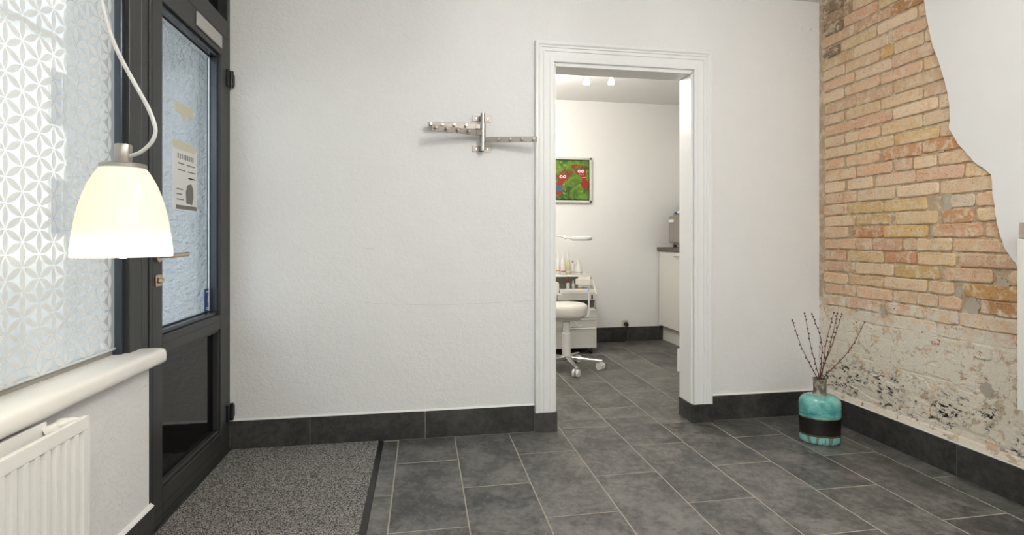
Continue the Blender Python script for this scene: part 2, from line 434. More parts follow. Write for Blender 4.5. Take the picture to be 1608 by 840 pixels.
# ---- right wall: plaster broken away from bare brick
TP_PX = [(1451, 0), (1454, 22), (1462, 60), (1471, 88), (1481, 120), (1488, 145), (1491, 170), (1492, 186), (1490, 203), (1498, 214), (1508, 230), (1519, 243),
         (1532, 256), (1546, 265), (1556, 274), (1558, 290), (1560, 310), (1562, 330), (1565, 350), (1571, 371), (1578, 390), (1590, 408), (1602, 421)]
edge = [(2.25, CEIL), (2.247, 2.42), (2.243, 2.33)]
for x, y in TP_PX:
    q = on_x(x, y, XR - .012); edge.append((q.y, q.z))
edge += [(1.775, .94), (1.745, .86), (1.70, .78), (1.69, .66), (1.65, .55), (1.66, .42), (1.63, .30), (1.62, .15), (1.62, 0)]
fine = []
for (a, b), (c, d) in zip(edge, edge[1:]):
    for k in range(3):
        s = k / 3; j = 0 if k == 0 else random.uniform(-.0028, .0028)
        fine.append((a + (c - a) * s + j, b + (d - b) * s + (0 if k == 0 else random.uniform(-.002, .002))))
fine.append(edge[-1])
poly = [(YN, CEIL)] + fine + [(YN, 0)]
wall_right = struct(mk('wall_right', prism(B(), poly, 'x', XR - .013, XR + .0105), 'wall_smooth'))
wall_right.data.materials.append(M['plaster_edge'])
for pg in wall_right.data.polygons:           # the broken edge shows raw plaster
    if abs(pg.normal.x) < .5 and -1 < pg.center.y and 0.01 < pg.center.z < CEIL - .01 and pg.center.y > 1.5: pg.material_index = 1
mk('mortar_bed', bx(B(), (XR + .0095, YN, 0), (XR + .16, YB + .02, CEIL)), 'mortar', wall_right)

def Yw(x): return on_x(x, 376, XR).y
JOINTS = {
 1: [(1295,1341.7),(1343.8,1397.4),(1406.5,1471.3),(1479.6,1526),(1533,1566)],
 0: [(1295,1329.6),(1338.7,1386),(1387,1455),(1463.4,1540),(1546,1575)],
 -1: [(1295,1342.7),(1343.8,1369),(1370,1415.6),(1416.6,1437.9),(1438.8,1493.7),(1495.7,1584)],
 -2: [(1295,1327.6),(1330.6,1386),(1389,1438),(1439.5,1498.8),(1505.8,1600)],
 -3: [(1293,1340.7),(1343.8,1402.5),(1404.5,1473),(1483.6,1558.4),(1586,1640)],
 -4: [(1293,1329.6),(1332.6,1386),(1388,1455),(1457.5,1496.7),(1514,1601),(1604,1660)],
 -5: [(1295,1342.7),(1345.8,1400.4),(1402.5,1472),(1473.5,1509),(1539,1602),(1606,1670)],
 -6: [(1295,1326.5),(1328.6,1380),(1390,1452),(1460,1503.8),(1506,1602),(1606,1680)],
 -7: [(1294,1341),(1344,1398),(1401,1468),(1471,1545),(1549,1640)],
 -8: [(1294,1327),(1330,1384),(1387,1451),(1454,1524),(1530,1556),(1560,1650)],
 -9: [(1294,1341),(1344,1398),(1401,1468),(1471,1545),(1549,1640)],
 -10: [(1294,1327),(1330,1384),(1387,1451),(1454,1527),(1531,1620)],
 -11: [(1294,1341),(1344,1398),(1401,1468),(1471,1548),(1552,1640)],
 -12: [(1294,1327),(1330,1384),(1387,1451),(1454,1527),(1531,1620)],
 -13: [(1294,1341),(1344,1398),(1401,1468),(1471,1548),(1552,1640)],
 -14: [(1294,1327),(1330,1384),(1387,1451),(1454,1527),(1531,1620)],
 2: [(1294,1328.6),(1331.6,1385),(1388,1453.3),(1483.6,1530),(1533,1566)],
 3: [(1295,1344.8),(1346.8,1404.5),(1406.5,1472.5),(1476.5,1563)],
 4: [(1295,1325.5),(1330.6,1369),(1375,1436),(1438,1513),(1516,1558)],
 5: [(1295,1342.7),(1344.8,1399.4),(1404.5,1432),(1434,1469.4),(1473.5,1540)],
 6: [(1294,1323.5),(1328.6,1379),(1386,1446),(1448.5,1520)],
 7: [(1294,1341.7),(1344.8,1402.5),(1404.5,1474),(1476,1508)],
 8: [(1294,1323.5),(1326.6,1347),(1348,1381),(1383,1447),(1448.5,1499)],
 9: [(1295,1341.7),(1342.8,1399.4),(1402.5,1472),(1474,1499)],
 10: [(1293,1323.5),(1327.6,1381),(1383,1448),(1450,1498)],
 11: [(1295,1342.7),(1343.8,1400.4),(1403.5,1482),(1484,1499)],
 12: [(1292,1323.5),(1326.6,1380),(1382,1447),(1450,1490)],
 13: [(1292,1340.7),(1342.8,1399),(1401,1466),(1468,1487)],
 14: [(1292,1325.5),(1327.6,1380),(1381,1402.5),(1403.5,1450),(1452,1482)],
 15: [(1290,1338.7),(1339.7,1392),(1401.5,1455),(1457,1478)],
 16: [(1292,1317.5),(1320,1375),(1378,1439),(1442,1472)],
 17: [(1290,1339.7),(1343,1397.4),(1399.5,1448),(1450,1470)],
 18: [(1292,1322.5),(1324.5,1377),(1379,1440),(1442,1466)],
 19: [(1290,1336.7),(1338.7,1390),(1393,1452)],
 20: [(1292,1327),(1328,1380),(1383,1448)],
 21: [(1290,1338),(1341,1396),(1399,1452)],
}
PAL = [S(224,194,158), S(220,187,150), S(218,182,150), S(214,174,142), S(222,192,150), S(216,180,150), S(228,200,168)]
SPEC = {(0,1): S(190,122,76), (0,2): S(216,178,112), (1,1): S(206,176,122), (2,1): S(212,182,124), (2,2): S(214,184,128), (2,3): S(216,206,192), (7,2): S(212,180,118),
        (6,2): S(200,142,100), (6,3): S(198,138,92), (14,2): S(206,172,104), (1,3): S(194,138,92), (0,3): S(210,162,132), (-3,2): S(208,176,110), (-2,2): S(188,132,98),
        (-5,4): S(178,120,66), (-4,4): S(196,146,78), (20,0): S(96,84,74), (18,0): S(92,82,72), (16,0): S(96,84,74), (19,0): S(136,112,90), (-8,4): S(150,70,36), (17,2): S(178,122,72)}
PITCH = .0685
def brick_mesh(w, h, proud):
    """brick stump: rounded, uneven outline in y-z, face at x=0, reaching back into the mortar"""
    n = []
    jx = lambda s: random.uniform(-s, s)
    c = min(.009, h * .2)
    hw, hh = w / 2, h / 2
    for sx, sz in ((-1, -1), (1, -1), (1, 1), (-1, 1)):
        a = (sx * hw, sz * (hh - c)); b = (sx * (hw - c), sz * hh)
        n += ([a, b] if sx * sz > 0 else [b, a])
        if (sx, sz) == (1, -1): pass
    # insert mid points on the long sides
    out = []
    for i, q in enumerate(n):
        out.append(q); r = n[(i + 1) % len(n)]
        if abs(q[0] - r[0]) > .05:
            for s in (.33, .66): out.append((q[0] + (r[0] - q[0]) * s, q[1] + jx(.0036)))
    out = [(y + jx(.0024), z + jx(.0018)) for y, z in out]
    bm = B(); d = proud
    face = [Vector((jx(.0012), y * (1 - .008 / w * 2 * .5), z * .86)) for y, z in out]
    rim = [Vector((.0028, y, z)) for y, z in out]
    back = [Vector((.022, y, z)) for y, z in out]
    ring_loft(bm, [back, rim, face]); return bm
for k, row in JOINTS.items():
    zb = 1.098 + PITCH * k if k >= 0 else 1.098 + .0678 * k
    h = .0595 if k > -7 else .061
    for i, (xa, xb) in enumerate(row):
        y1, y0 = Yw(xa), Yw(xb)
        y1 = min(y1, YB - .012)
        zc = zb + .034 + random.uniform(-.0015, .0015); hh = h + random.uniform(-.003, .003)
        if zc + hh / 2 > CEIL or y1 - y0 < .02: continue
        low = k <= -7
        bm = brick_mesh(y1 - y0, hh, 0)
        bmesh.ops.recalc_face_normals(bm, faces=bm.faces[:])
        me = bpy.data.meshes.new('brick'); bm.to_mesh(me); bm.free(); me.materials.append(M['brick'])
        o = bpy.data.objects.new('brick', me); COL.objects.link(o); o.parent = wall_right
        o.location = (XR + (.0058 if low else 0) + random.uniform(-.0015, .002), (y0 + y1) / 2, zc)
        o.rotation_euler = (random.uniform(-.008, .008), 0, 0)
        if k == -8 and i == 4: o.location.x = XR - .004
        c = random.choice(PAL); sp_ = SPEC.get((k, i))
        if sp_: c = tuple(.72 * a + .28 * b for a, b in zip(sp_, S(214, 182, 146)))
        f = random.uniform(.96, 1.18)
        if k > 9: f *= .93
        o.color = (c[0] * f, c[1] * f, c[2] * f, 1)
for x, y, a, b in ((1487, 318, .022, .075), (1572, 450, .032, .05), (1526, 482, .03, .06), (1549, 612, .03, .045), (1466, 362, .016, .04), (1478, 232, .03, .028), (1601, 633, .016, .05), (1386, 490, .014, .045), (1504, 462, .016, .04)):
    q = on_x(x, y, XR); bm = B(); n = 22
    ol = [(q.y + a * math.cos(2*math.pi*i/n) * random.uniform(.7, 1.2), q.z + b * .75 * math.sin(2*math.pi*i/n) * random.uniform(.75, 1.15)) for i in range(n)]
    prism(bm, ol, 'x', XR + .002, XR + .012); mk('cement_patch', bm, 'cement', wall_right)
# remains of the old skim coat that bridge the joints of the lowest courses
for i in range(46):
    y = random.uniform(1.66, 2.90); z = random.choice((random.uniform(.19, .36), random.uniform(.30, .60)))
    a, b = random.uniform(.05, .15), random.uniform(.03, .075); n = 20; ph = random.uniform(0, 6)
    ol = []
    for k in range(n):
        th = 2 * math.pi * k / n; rr = 1 + .22 * math.sin(3 * th + ph) + .14 * math.sin(5 * th + 2 * ph) + random.uniform(-.07, .07)
        ol.append((min(YB - .004, y + a * rr * math.cos(th)), max(.156, z + b * rr * math.sin(th))))
    bm = B(); x = XR + .0042 + random.uniform(-.0012, .0014)
    ring_loft(bm, [[Vector((XR + .011, p_[0], p_[1])) for p_ in ol], [Vector((x + .002, p_[0], p_[1])) for p_ in ol], [Vector((x, y + (p_[0] - y) * .94, z + (p_[1] - z) * .9)) for p_ in ol]])
    mk('plaster_remnant', bm, 'mortar', wall_right)
# ------------------------------------------------------------------ baseboards: grout strip + tiles
def skirt(name, segs, cap=None):
    """segs: list of (lo, hi) boxes for the tiles"""
    xs = [c for s in segs for c in (s[0], s[1])]
    lo = [min(p[i] for p in xs) for i in range(3)]; hi = [max(p[i] for p in xs) for i in range(3)]
    return lo, hi
bb = struct(mk('baseboard_back', bx(B(), (-.984, YB - .0095, 0), (OX0 - .118, YB, .1485)), 'grout'))
xs = [-.975, -.588, .012, .618]; xs = [-.9835, -.588, .015, .6265]
for a, b in zip(xs, xs[1:]):
    mk('tile', bx(B(), (a + .0015, YB - .0125, .002), (b - .0015, YB - .001, .15), .001), 'base_tile', bb)
mk('caulk_line', prism(B(), [(YB - .011, .1495), (YB, .1495), (YB, .158), (YB - .003, .1565)], 'x', -.9835, .627), 'caulk', bb)
bb = struct(mk('baseboard_back_right', bx(B(), (OX1 + .135, YB - .0095, 0), (2.43, YB, .1485)), 'grout'))
xs = [1.72, 2.33, 2.428]
for a, b in zip(xs, xs[1:]):
    mk('tile', bx(B(), (a + .0015, YB - .0125, .002), (b - .0015, YB - .001, .15), .001), 'base_tile', bb)
mk('caulk_line', prism(B(), [(YB - .011, .1495), (YB, .1495), (YB, .158), (YB - .003, .1565)], 'x', 1.72, 2.43), 'caulk', bb)
bb = struct(mk('baseboard_right', bx(B(), (XR - .018, -.9, 0), (XR + .006, YB - .013, .147)), 'grout'))
ys = [2.95, 2.692, 2.071, 1.45, .83, .21, -.41, -.9]
for a, b in zip(ys[1:], ys):
    mk('tile', bx(B(), (XR - .021, a + .0015, .002), (XR - .009, b - .0015, .15), .001), 'base_tile', bb)
mk('caulk_line', bx(B(), (XR - .0195, -.9, .150), (XR - .009, YB - .013, .155), .002), 'caulk', bb)
mk('mortar_ledge', prism(B(), [(XR - .010, .147), (XR + .006, .147), (XR + .006, .185), (XR - .001, .178)], 'y', 1.63, YB - .013), 'mortar', bb)
bb = struct(mk('baseboard_left', bx(B(), (XW, YN, 0), (XW + .010, 2.058, .1485)), 'grout'))
ys = [2.064, 1.464, .864, .264, -.336, -.936]
for a, b in zip(ys[1:], ys):
    mk('tile', bx(B(), (XW + .001, a + .0015, .002), (XW + .0125, b - .0015, .15), .001), 'base_tile', bb)
mk('caulk_line', prism(B(), [(XW + .0125, .1495), (XW, .1495), (XW, .16), (XW + .004, .157)], 'y', -.936, 2.064), 'caulk', bb)
bb = struct(mk('baseboard_far', bx(B(), (XF0, YF - .0095, 0), (2.58, YF, .1485)), 'grout'))
xs = [-.6, -.06, .54, 1.14, 1.60, 2.176, 2.578]
for a, b in zip(xs, xs[1:]):
    mk('tile', bx(B(), (a + .0015, YF - .0125 - (.006 if a > 2.1 else 0), .002), (b - .0015, YF - .001, .15), .001), 'base_tile', bb)
# plinth blocks below the door casing
def plinth(name, x0, x1, jx0, jx1):
    p = struct(mk(name, bx(B(), (x0, YB - .034, .002), (x1, YB, .108), .001), 'base_tile'))
    return p
pl = struct(mk('trim_1', bx(B(), (.6285, YB - .030, 0), (OX0 + .006, YB2 + .004, .106)), 'grout'))
mk('tile', bx(B(), (.6285, YB - .034, .002), (OX0 + .010, YB - .026, .110), .001), 'base_tile', pl)
mk('tile', bx(B(), (OX0 + .001, YB - .0255, .002), (OX0 + .010, YB2 + .01, .110), .001), 'base_tile', pl)
pl = struct(mk('trim_2', bx(B(), (OX1 - .006, YB - .030, 0), (1.7155, YB2 + .004, .106)), 'grout'))
mk('tile', bx(B(), (OX1 - .0005, YB - .034, .002), (1.7155, YB - .026, .108), .001), 'base_tile', pl)
mk('tile', bx(B(), (OX1 - .011, YB - .034, .002), (OX1 - .002, YB2 + .01, .112), .001), 'base_tile', pl)

# ------------------------------------------------------------------ door casing
PROF = [(0, 0), (0, .027), (.004, .031), (.016, .031), (.020, .027), (.024, .0225), (.027, .025), (.033, .025), (.036, .019), (.046, .0185), (.049, .0215), (.053, .0215), (.056, .0165), (.084, .0155), (.087, .0185), (.108, .0185), (.112, .016), (.112, 0)]
def casing():
    bm = B(); x0, x1, zt = .629, 1.712, 2.217
    # left leg, head, right leg: mitred sweep
    st = []
    for (u, tt) in PROF:
        y = YB - tt
        st.append((Vector((x0 + u, y, .107)), Vector((x0 + u, y, zt - u)), Vector((x1 - u, y, zt - u)), Vector((x1 - u, y, .105))))
    for a, b, lo, hi, nm in ((0, 1, 0, 0, 'casing_leg'), (1, 2, 0, 0, 'casing_head'), (2, 3, 0, 0, 'casing_leg')):
        b_ = B(); ring_loft(b_, [[s[a] for s in st], [s[b] for s in st]]); yield nm, b_
bmj = B()
bx(bmj, (OX0 - .004, YB - .012, .108), (OX0 + .006, YB2 + .012, OZ + .0)); bx(bmj, (OX1 - .006, YB - .012, .108), (OX1 + .004, YB2 + .012, OZ)); bx(bmj, (OX0 - .004, YB - .012, OZ - .012), (OX1 + .004, YB2 + .012, OZ + .003))
trim = struct(mk('trim_3', bmj, 'paint', bevel=.0015))
for nm, b_ in casing(): mk(nm, b_, 'paint', trim, smooth=True, sharp=25)
hb = B(); cyl(hb, (OX1 - .012, YB2 + .012, .27), (OX1 - .012, YB2 + .012, .41), .007); bx(hb, (OX1 - .018, YB2 + .004, .30), (OX1 - .004, YB2 + .020, .37), .003)
mk('hinge', hb, 'white_plastic', trim, smooth=True)

# ------------------------------------------------------------------ shopfront: window and door, one anthracite frame line
def rects_frame(bm, x0, x1, y0, y1, z0, z1, w, bev=.002):
    """rectangular frame in the y-z plane; w=(left,right,bottom,top) widths"""
    bx(bm, (x0, y0, z0), (x1, y0 + w[0], z1), bev); bx(bm, (x0, y1 - w[1], z0), (x1, y1, z1), bev)
    bx(bm, (x0, y0 + w[0], z0), (x1, y1 - w[1], z0 + w[2]), bev); bx(bm, (x0, y0 + w[0], z1 - w[3]), (x1, y1 - w[1], z1), bev)
# window (continues past the viewpoint along the low wall)
wb = B()
bx(wb, (-1.05, 2.005, .652), (XL, 2.082, CEIL), .002)                 # end post beside the door
bx(wb, (-1.06, YN, .652), (-1.035, 2.02, .712), .002); bx(wb, (-1.06, YN, CEIL - .10), (-1.0, 2.02, CEIL), .002)
bx(wb, (-1.06, .28, .70), (-1.035, .34, CEIL - .09), .002); bx(wb, (-1.06, -1.5, .70), (-1.035, -1.44, CEIL - .09), .002)
win = struct(mk('window_1', wb, 'alu'))
mk('bottom_rail', bx(B(), (-1.035, YN, .702), (-1.028, 2.0, .728), .002), 'rail_grey', win)
mk('bead', bx(B(), (-1.052, 1.985, .70), (-1.0, 2.006, CEIL - .09), .002), 'alu_blue', win)
for y0, y1 in ((YN, -1.5), (-1.44, .28), (.34, 1.99)):
    mk('pane', bx(B(), (-1.053, y0, .70), (-1.047, y1, CEIL - .09)), 'glass', win)
# sill: rounded nosing
sp = [(-1.05, .652), (-.915, .652), (-.907, .654), (-.903, .660), (-.902, .672), (-.903, .688), (-.906, .697), (-.912, .7015), (-.92, .7035), (-.94, .7045), (-1.034, .702), (-1.05, .702)]
sb = B(); prism(sb, sp, 'y', YN, 2.079)
for e in []: pass
sill = struct(mk('trim_4', sb, 'sill', smooth=True, sharp=50))
# cut the sill around the post: end post stands on it

# door frame
db = B()
bx(db, (-1.06, 2.083, 0), (XL + .0, 2.128, CEIL), .002); bx(db, (-1.06, 2.925, 0), (XL, 2.963, CEIL), .002)
bx(db, (-1.06, 2.128, 2.112), (XL, 2.925, 2.205), .002); bx(db, (-1.06, 2.128, CEIL - .06), (XL, 2.925, CEIL), .002)
door = struct(mk('door_1', db, 'alu'))
mk('transom_panel', bx(B(), (-1.05, 2.128, 2.205), (-1.03, 2.925, CEIL - .06)), 'panel_black', door)
lf = B(); X0, X1 = -1.045, XL + .004
Y0d, Y1d = 2.133, 2.920
bx(lf, (X0, Y0d, .012), (X1, 2.228, 2.107), .002); bx(lf, (X0, 2.822, .012), (X1, Y1d, 2.107), .002)
bx(lf, (X0, 2.228, 2.004), (X1, 2.822, 2.107), .002); bx(lf, (X0, 2.228, .012), (X1, 2.822, .135), .002); bx(lf, (X0, 2.228, .650), (X1, 2.822, .722), .002)
leaf = mk('leaf_frame', lf, 'alu', door)
gb = B()
for (a, b, c, d) in ((2.228, 2.822, .135, .152), (2.228, 2.822, .636, .650), (2.228, 2.240, .152, .636), (2.810, 2.822, .152, .636)): bx(gb, (-1.03, a, c), (X1 - .008, b, d), .003)
mk('panel_bead', gb, 'alu', door)
gb = B()
for (a, b, c, d) in ((2.228, 2.822, .722, .738), (2.228, 2.822, 1.985, 2.004), (2.228, 2.238, .738, 1.985), (2.812, 2.822, .738, 1.985)): bx(gb, (-1.034, a, c), (X1 - .014, b, d), .002)
mk('glazing_bead', gb, 'alu_blue', door)
gb = B()
for (a, b, c, d) in ((2.238, 2.812, .738, .743), (2.238, 2.812, 1.980, 1.985), (2.238, 2.242, .743, 1.98), (2.808, 2.812, .743, 1.98)): bx(gb, (-1.034, a, c), (-1.026, b, d))
mk('gasket', gb, 'alu_dark', door)
gb = B(); bx(gb, (-1.033, 2.8035, .743), (-1.0265, 2.8075, 1.98)); bx(gb, (-1.033, 2.242, 1.976), (-1.0265, 2.8035, 1.980)); mk('seal_glint_strip', gb, 'seal_glint', door)  # pale seal strips, with the bead's bright highlight put into their colour
mk('pane', bx(B(), (-1.036, 2.232, .73), (-1.031, 2.818, 1.995)), 'glass', door)
mk('kick_panel', bx(B(), (-1.02, 2.23, .14), (-1.012, 2.82, .645)), 'panel_black', door)
gr = B()
for z in (.035, .072, .690): bx(gr, (X1 - .0005, 2.235 if z > .5 else 2.135, z), (X1 + .0004, 2.815 if z > .5 else 2.918, z + .003))
for y in (2.148,): bx(gr, (X1 - .0005, y, .02), (X1 + .0004, y + .003, 2.10))
mk('groove', gr, 'alu_dark', door)
mk('closer_plate', bx(B(), (X1, 2.531, 2.031), (X1 + .008, 2.822, 2.094), .002), 'plate', door, label='pale metal closer plate')
for z in (1.869, .163):
    h = B(); bx(h, (XL - .004, 2.895, z), (XL + .014, 2.926, z + .086), .003); cyl(h, (XL + .016, 2.935, z), (XL + .016, 2.935, z + .086), .011, n=14); bx(h, (XL + .001, 2.937, z + .012), (XL + .026, 2.960, z + .074), .003)
    mk('hinge', h, 'black_plastic', door, smooth=True)
hd = B(); cyl(hd, (X1, 2.185, 1.03), (X1 + .010, 2.185, 1.03), .024, n=24); cyl(hd, (X1 + .008, 2.185, 1.03), (X1 + .055, 2.185, 1.03), .009)
tube(hd, smooth_path([(X1 + .052, 2.180, 1.03), (X1 + .056, 2.20, 1.03), (X1 + .056, 2.26, 1.031), (X1 + .052, 2.318, 1.032)], 5), .009, 12)
mk('lever_handle', hd, 'brass', door, smooth=True, label='steel lever handle')
ck = B(); bx(ck, (X1, 2.168, .914), (X1 + .006, 2.212, .958), .002); bx(ck, (X1 + .004, 2.172, .927), (X1 + .016, 2.208, .947), .004)
mk('lock_cylinder', ck, 'brass', door, smooth=True)
struct(mk('door_sill', bx(B(), (-1.06, 2.083, -.002), (XL + .01, 2.963, .010), .002), 'alu'))

# lace curtain panel in front of the window
CXP = -1.020
cu = thing('lace_curtain', 'sheer white curtain panel with a pattern of six-petal flowers in front of the window', 'curtain', (CXP, .4, .72))
cb = B(); n = 150; zs = [.722, 1.2, 1.7, 2.2, CEIL - .11]; y0c, y1c = -1.45, 2.0
grid = []
def fold(y): return .004 * math.sin(y * 9) + .0025 * math.sin(y * 23 + 1)
for z in zs: grid.append([cb.verts.new((CXP + fold(y0c + (y1c - y0c) * i / n), y0c + (y1c - y0c) * i / n, z)) for i in range(n + 1)])
for a, b in zip(grid, grid[1:]):
    for i in range(n): cb.faces.new((a[i], a[i + 1], b[i + 1], b[i]))
mk('voile', cb, 'sheer', cu, smooth=True)
pb = B(); A = .065; CW = A * math.sqrt(3) / 2
def lens(p, ang, L=A * .93, W=.0195):
    c, s = math.cos(ang), math.sin(ang); pts = []
    m = 5
    for i in range(m + 1): f = i / m; pts.append(((f - .5) * L, W / 2 * math.sin(math.pi * f) ** .8))
    pts += [(x, -w) for x, w in reversed(pts[1:-1])]
    vs = []
    for a, b in pts:
        y = p[0] + a * c - b * s; z = p[1] + a * s + b * c
        if y > y1c - .003 or z < .727 or z > CEIL - .12: return
        vs.append(pb.verts.new((CXP + .0016 + fold(y), y, z)))
    pb.faces.new(vs)
for i in range(-2, int((y1c - y0c) / CW) + 2):
    yc = 1.729 - 30 * 0 - CW * (51) + i * CW + 0
    yc = y0c + ((1.729 - y0c) % CW) + (i - 1) * CW
    if yc < .35: continue          # beyond the first window bay only the plain voile
    par = round((yc - 1.729) / CW) % 2
    for j in range(0, 30):
        zc = .70 + j * A + (A / 2 if par else 0) + .026
        lens((yc, zc + A / 2), R(90)); lens((yc + CW / 2, zc + A / 4), R(30)); lens((yc + CW / 2, zc - A / 4), R(-30))
pp = mk('petal_pattern', pb, 'petal', cu); pp['kind'] = 'stuff'
mk('hem', bx(B(), (CXP - .003, y0c, .7205), (CXP + .003, y1c, .7265), .001), 'hem', cu)
eb = B(); prev = None
for i in range(241):
    z = .722 + i * (CEIL - .83) / 240; yv = 2.0 + .004 * abs(math.sin((z) * math.pi / .13)) * 1.2
    a = eb.verts.new((CXP, 1.994, z)); b = eb.verts.new((CXP, yv, z))
    if prev: eb.faces.new((prev[0], prev[1], b, a))
    prev = (a, b)
mk('scalloped_edge', eb, 'hem', cu)

# ------------------------------------------------------------------ outside
struct(mk('wall_porch', bx(B(), (-1.72, 2.93, -.2), (-1.062, 3.10, 6.0)), 'stucco'))
struct(mk('wall_outer', bx(B(), (-1.70, 3.10, -.2), (-1.06, 9, 6.0)), 'stucco'))
struct(mk('ceiling_porch', bx(B(), (-1.72, YN - 1, CEIL + .05), (-1.06, 2.93, 6.0)), 'stucco'))
struct(mk('ground_outside', bx(B(), (-30, -25, -.25), (-1.07, 45, -.16)), 'asphalt'))
struct(mk('roof', bx(B(), (-1.05, -6, CEIL + .13), (9, 9, 6.0)), 'stucco'))
fa = thing('street_house', 'cream rendered house with rows of windows across the street, behind the curtain', 'building', (-10, 12, -.16))
mk('wall', bx(B(), (-14, -12, -.16), (-10, 40, 11)), 'facade', fa)
mk('cornice', bx(B(), (-10.0, -12, 6.6), (-9.75, 40, 7.3)), 'facade_trim', fa)
mk('plinth', bx(B(), (-10.0, -12, -.16), (-9.93, 40, .55)), 'facade_trim', fa)
for i in range(14):
    for z in (1.2, 4.2, 8.0):
        y = -8 + i * 2.9 + 1.6
        w = mk('window', bx(B(), (-10.02, y - .5, z), (-9.97, y + .5, z + 1.6)), 'facade_trim', fa)
        for a, b in ((-.44, -.03), (.03, .44)): mk('pane', bx(B(), (-9.985, y + a, z + .06), (-9.962, y + b, z + 1.54)), 'facade_glass', w)

# ------------------------------------------------------------------ radiator below the sill
XRf = -.858
rad = thing('panel_radiator', 'white ribbed double panel radiator below the window sill', 'radiator', (-.90, .85, .14))
def ribs(xf, y0, y1, z0, z1, first):
    bm = B(); P_ = .0348; prof = [(y1, xf - .008), (y1, xf), (y1 - .020, xf)]
    y = first
    while y - P_ > y0 + .02:
        prof += [(y, xf), (y - .005, xf - .013), (y - .014, xf - .013), (y - .019, xf)]
        y -= P_
    prof += [(y0, xf), (y0, xf - .008)]
    back = [(y, x - .0025) for y, x in reversed(prof)]
    pts = [(x, y) for y, x in prof] + [(x, y) for y, x in back]
    prism(bm, pts, 'z', z0, z1); return bm
mk('front_panel', ribs(XRf, .15, 1.557, .165, .598, 1.530), 'radiator', rad, bevel=.001)
rb = B(); bx(rb, (XRf - .012, .15, .596), (XRf, 1.557, .634), .003, 2); bx(rb, (XRf - .012, .15, .14), (XRf, 1.557, .168), .003, 2); bx(rb, (XRf - .012, 1.545, .14), (XRf + .0005, 1.5575, .634), .003, 2)
mk('panel_frame', rb, 'radiator', rad)
mk('rear_panel', ribs(-.915, .15, 1.485, .165, .60, 1.46), 'radiator', rad)
rb = B(); bx(rb, (-.926, .15, .597), (-.914, 1.485, .642), .002); mk('rear_rail', rb, 'radiator', rad)
rb = B(); tube(rb, smooth_path([(-.915, 1.475, .615), (-.90, 1.49, .622), (-.885, 1.52, .624), (-.868, 1.53, .618)], 4), .014, 10); ball(rb, (-.893, 1.505, .628), .017, (1, 1.3, .8))
mk('connector', rb, 'white_plastic', rad, smooth=True)
for y in (.4, 1.3):
    mk('bracket', bx(B(), (XW, y, .18), (-.87, y + .03, .60), .002), 'radiator', rad)
for y in (.2,):
    rb = B(); cyl(rb, (-.89, y, 0), (-.89, y, .15), .009); mk('pipe', rb, 'radiator', rad, smooth=True)

# ------------------------------------------------------------------ pendant lamp
LD = 1.25
lp = at_d(193.5, 403, LD)
pen = thing('pendant_lamp', 'lit bell-shaped opal glass pendant lamp on a clear cord in front of the curtain', 'lamp', lp)
r0, hs = .0995, .211
shp = [(0, 1), (.06, .997), (.15, .98), (.25, .955), (.38, .915), (.52, .86), (.66, .785), (.8, .68), (.9, .575), (.96, .50), (1.0, .44)]
outer = [(r0 * r, hs * z) for z, r in shp]; inner = [(r - .003, z) for r, z in reversed(outer)]
sh = B(); lathe(sh, outer + inner, lp, 48, caps=(False, False))
bmesh.ops.remove_doubles(sh, verts=sh.verts[:], dist=1e-5)
vs = sh.verts[:]; 
mk('shade', sh, 'opal', pen, smooth=True, sharp=60)
fl = B(); lathe(fl, [(.047, hs - .004), (.0475, hs + .004), (.045, hs + .007), (.016, hs + .008)], lp, 36); mk('flange', fl, 'steel', pen, smooth=True)
so = B(); lathe(so, [(.0165, hs + .006), (.0165, hs + .014), (.0175, hs + .016), (.0175, hs + .050), (.016, hs + .053), (.004, hs + .0535)], lp, 28); mk('socket', so, 'steel', pen, smooth=True)
bu = B(); lathe(bu, [(.004, -.004), (.02, .001), (.031, .016), (.034, .034), (.031, .054), (.022, .078), (.014, .10), (.014, .15), (.013, hs)], lp, 20); mk('bulb', bu, 'bulb', pen, smooth=True)
cp = [(207, 243.5), (218, 240.5), (230, 232), (240, 220), (244, 206), (241, 190), (231, 166), (216, 139), (196, 103), (180, 70), (167, 33), (159, 0), (153, -40), (150, -110), (149, -200), (149, -330), (149, -480)]
cpts = [at_d(x, y, LD) for x, y in cp]
cpts[0] = Vector((lp.x + RT.x * .016, lp.y + RT.y * .016, lp.z + hs + .026))
cpts[-1].z = CEIL - .02
while cpts[-2].z > CEIL - .06: cpts.pop(-2)
co = B(); tube(co, smooth_path(cpts, 6), .0046, 10); mk('cord', co, 'cord', pen, smooth=True)
ro = B(); lathe(ro, [(.05, -.03), (.05, 0), (.0, 0)][:2], (cpts[-1].x, cpts[-1].y, CEIL), 24); mk('ceiling_rose', ro, 'white_plastic', pen, smooth=True)
pl_ = light('pendant_light', 'POINT', (lp.x, lp.y, lp.z + .035), 5.5, (1, .86, .66), shadow_soft_size=.03)
pl_.location.z = lp.z - .012; pl_.data.shadow_soft_size = .006; pl_.data.energy = 1.0

# globe lamps out of view, shaped to even out the room light
def globe(lx, ly, top, mat, label, group=None):
    cl = thing('fill_globe', label, 'lamp', (lx, ly, top), group)
    b_ = B(); lathe(b_, [(.055, 0), (.055, -.02), (.012, -.03), (.008, -.04), (.008, -.11), (.035, -.115), (.035, -.15)], (lx, ly, top), 24); mk('stem', b_, 'white_plastic', cl, smooth=True)
    b_ = B(); ball(b_, (lx, ly, top - .27), .14, sub=3); mk('globe', b_, mat, cl, smooth=True)
for lx, ly in LAMPS: globe(lx, ly, CEIL, 'globe_front', 'unseen opal globe lamp giving fill light below the front room ceiling', 'unseen fill globes of the front room')

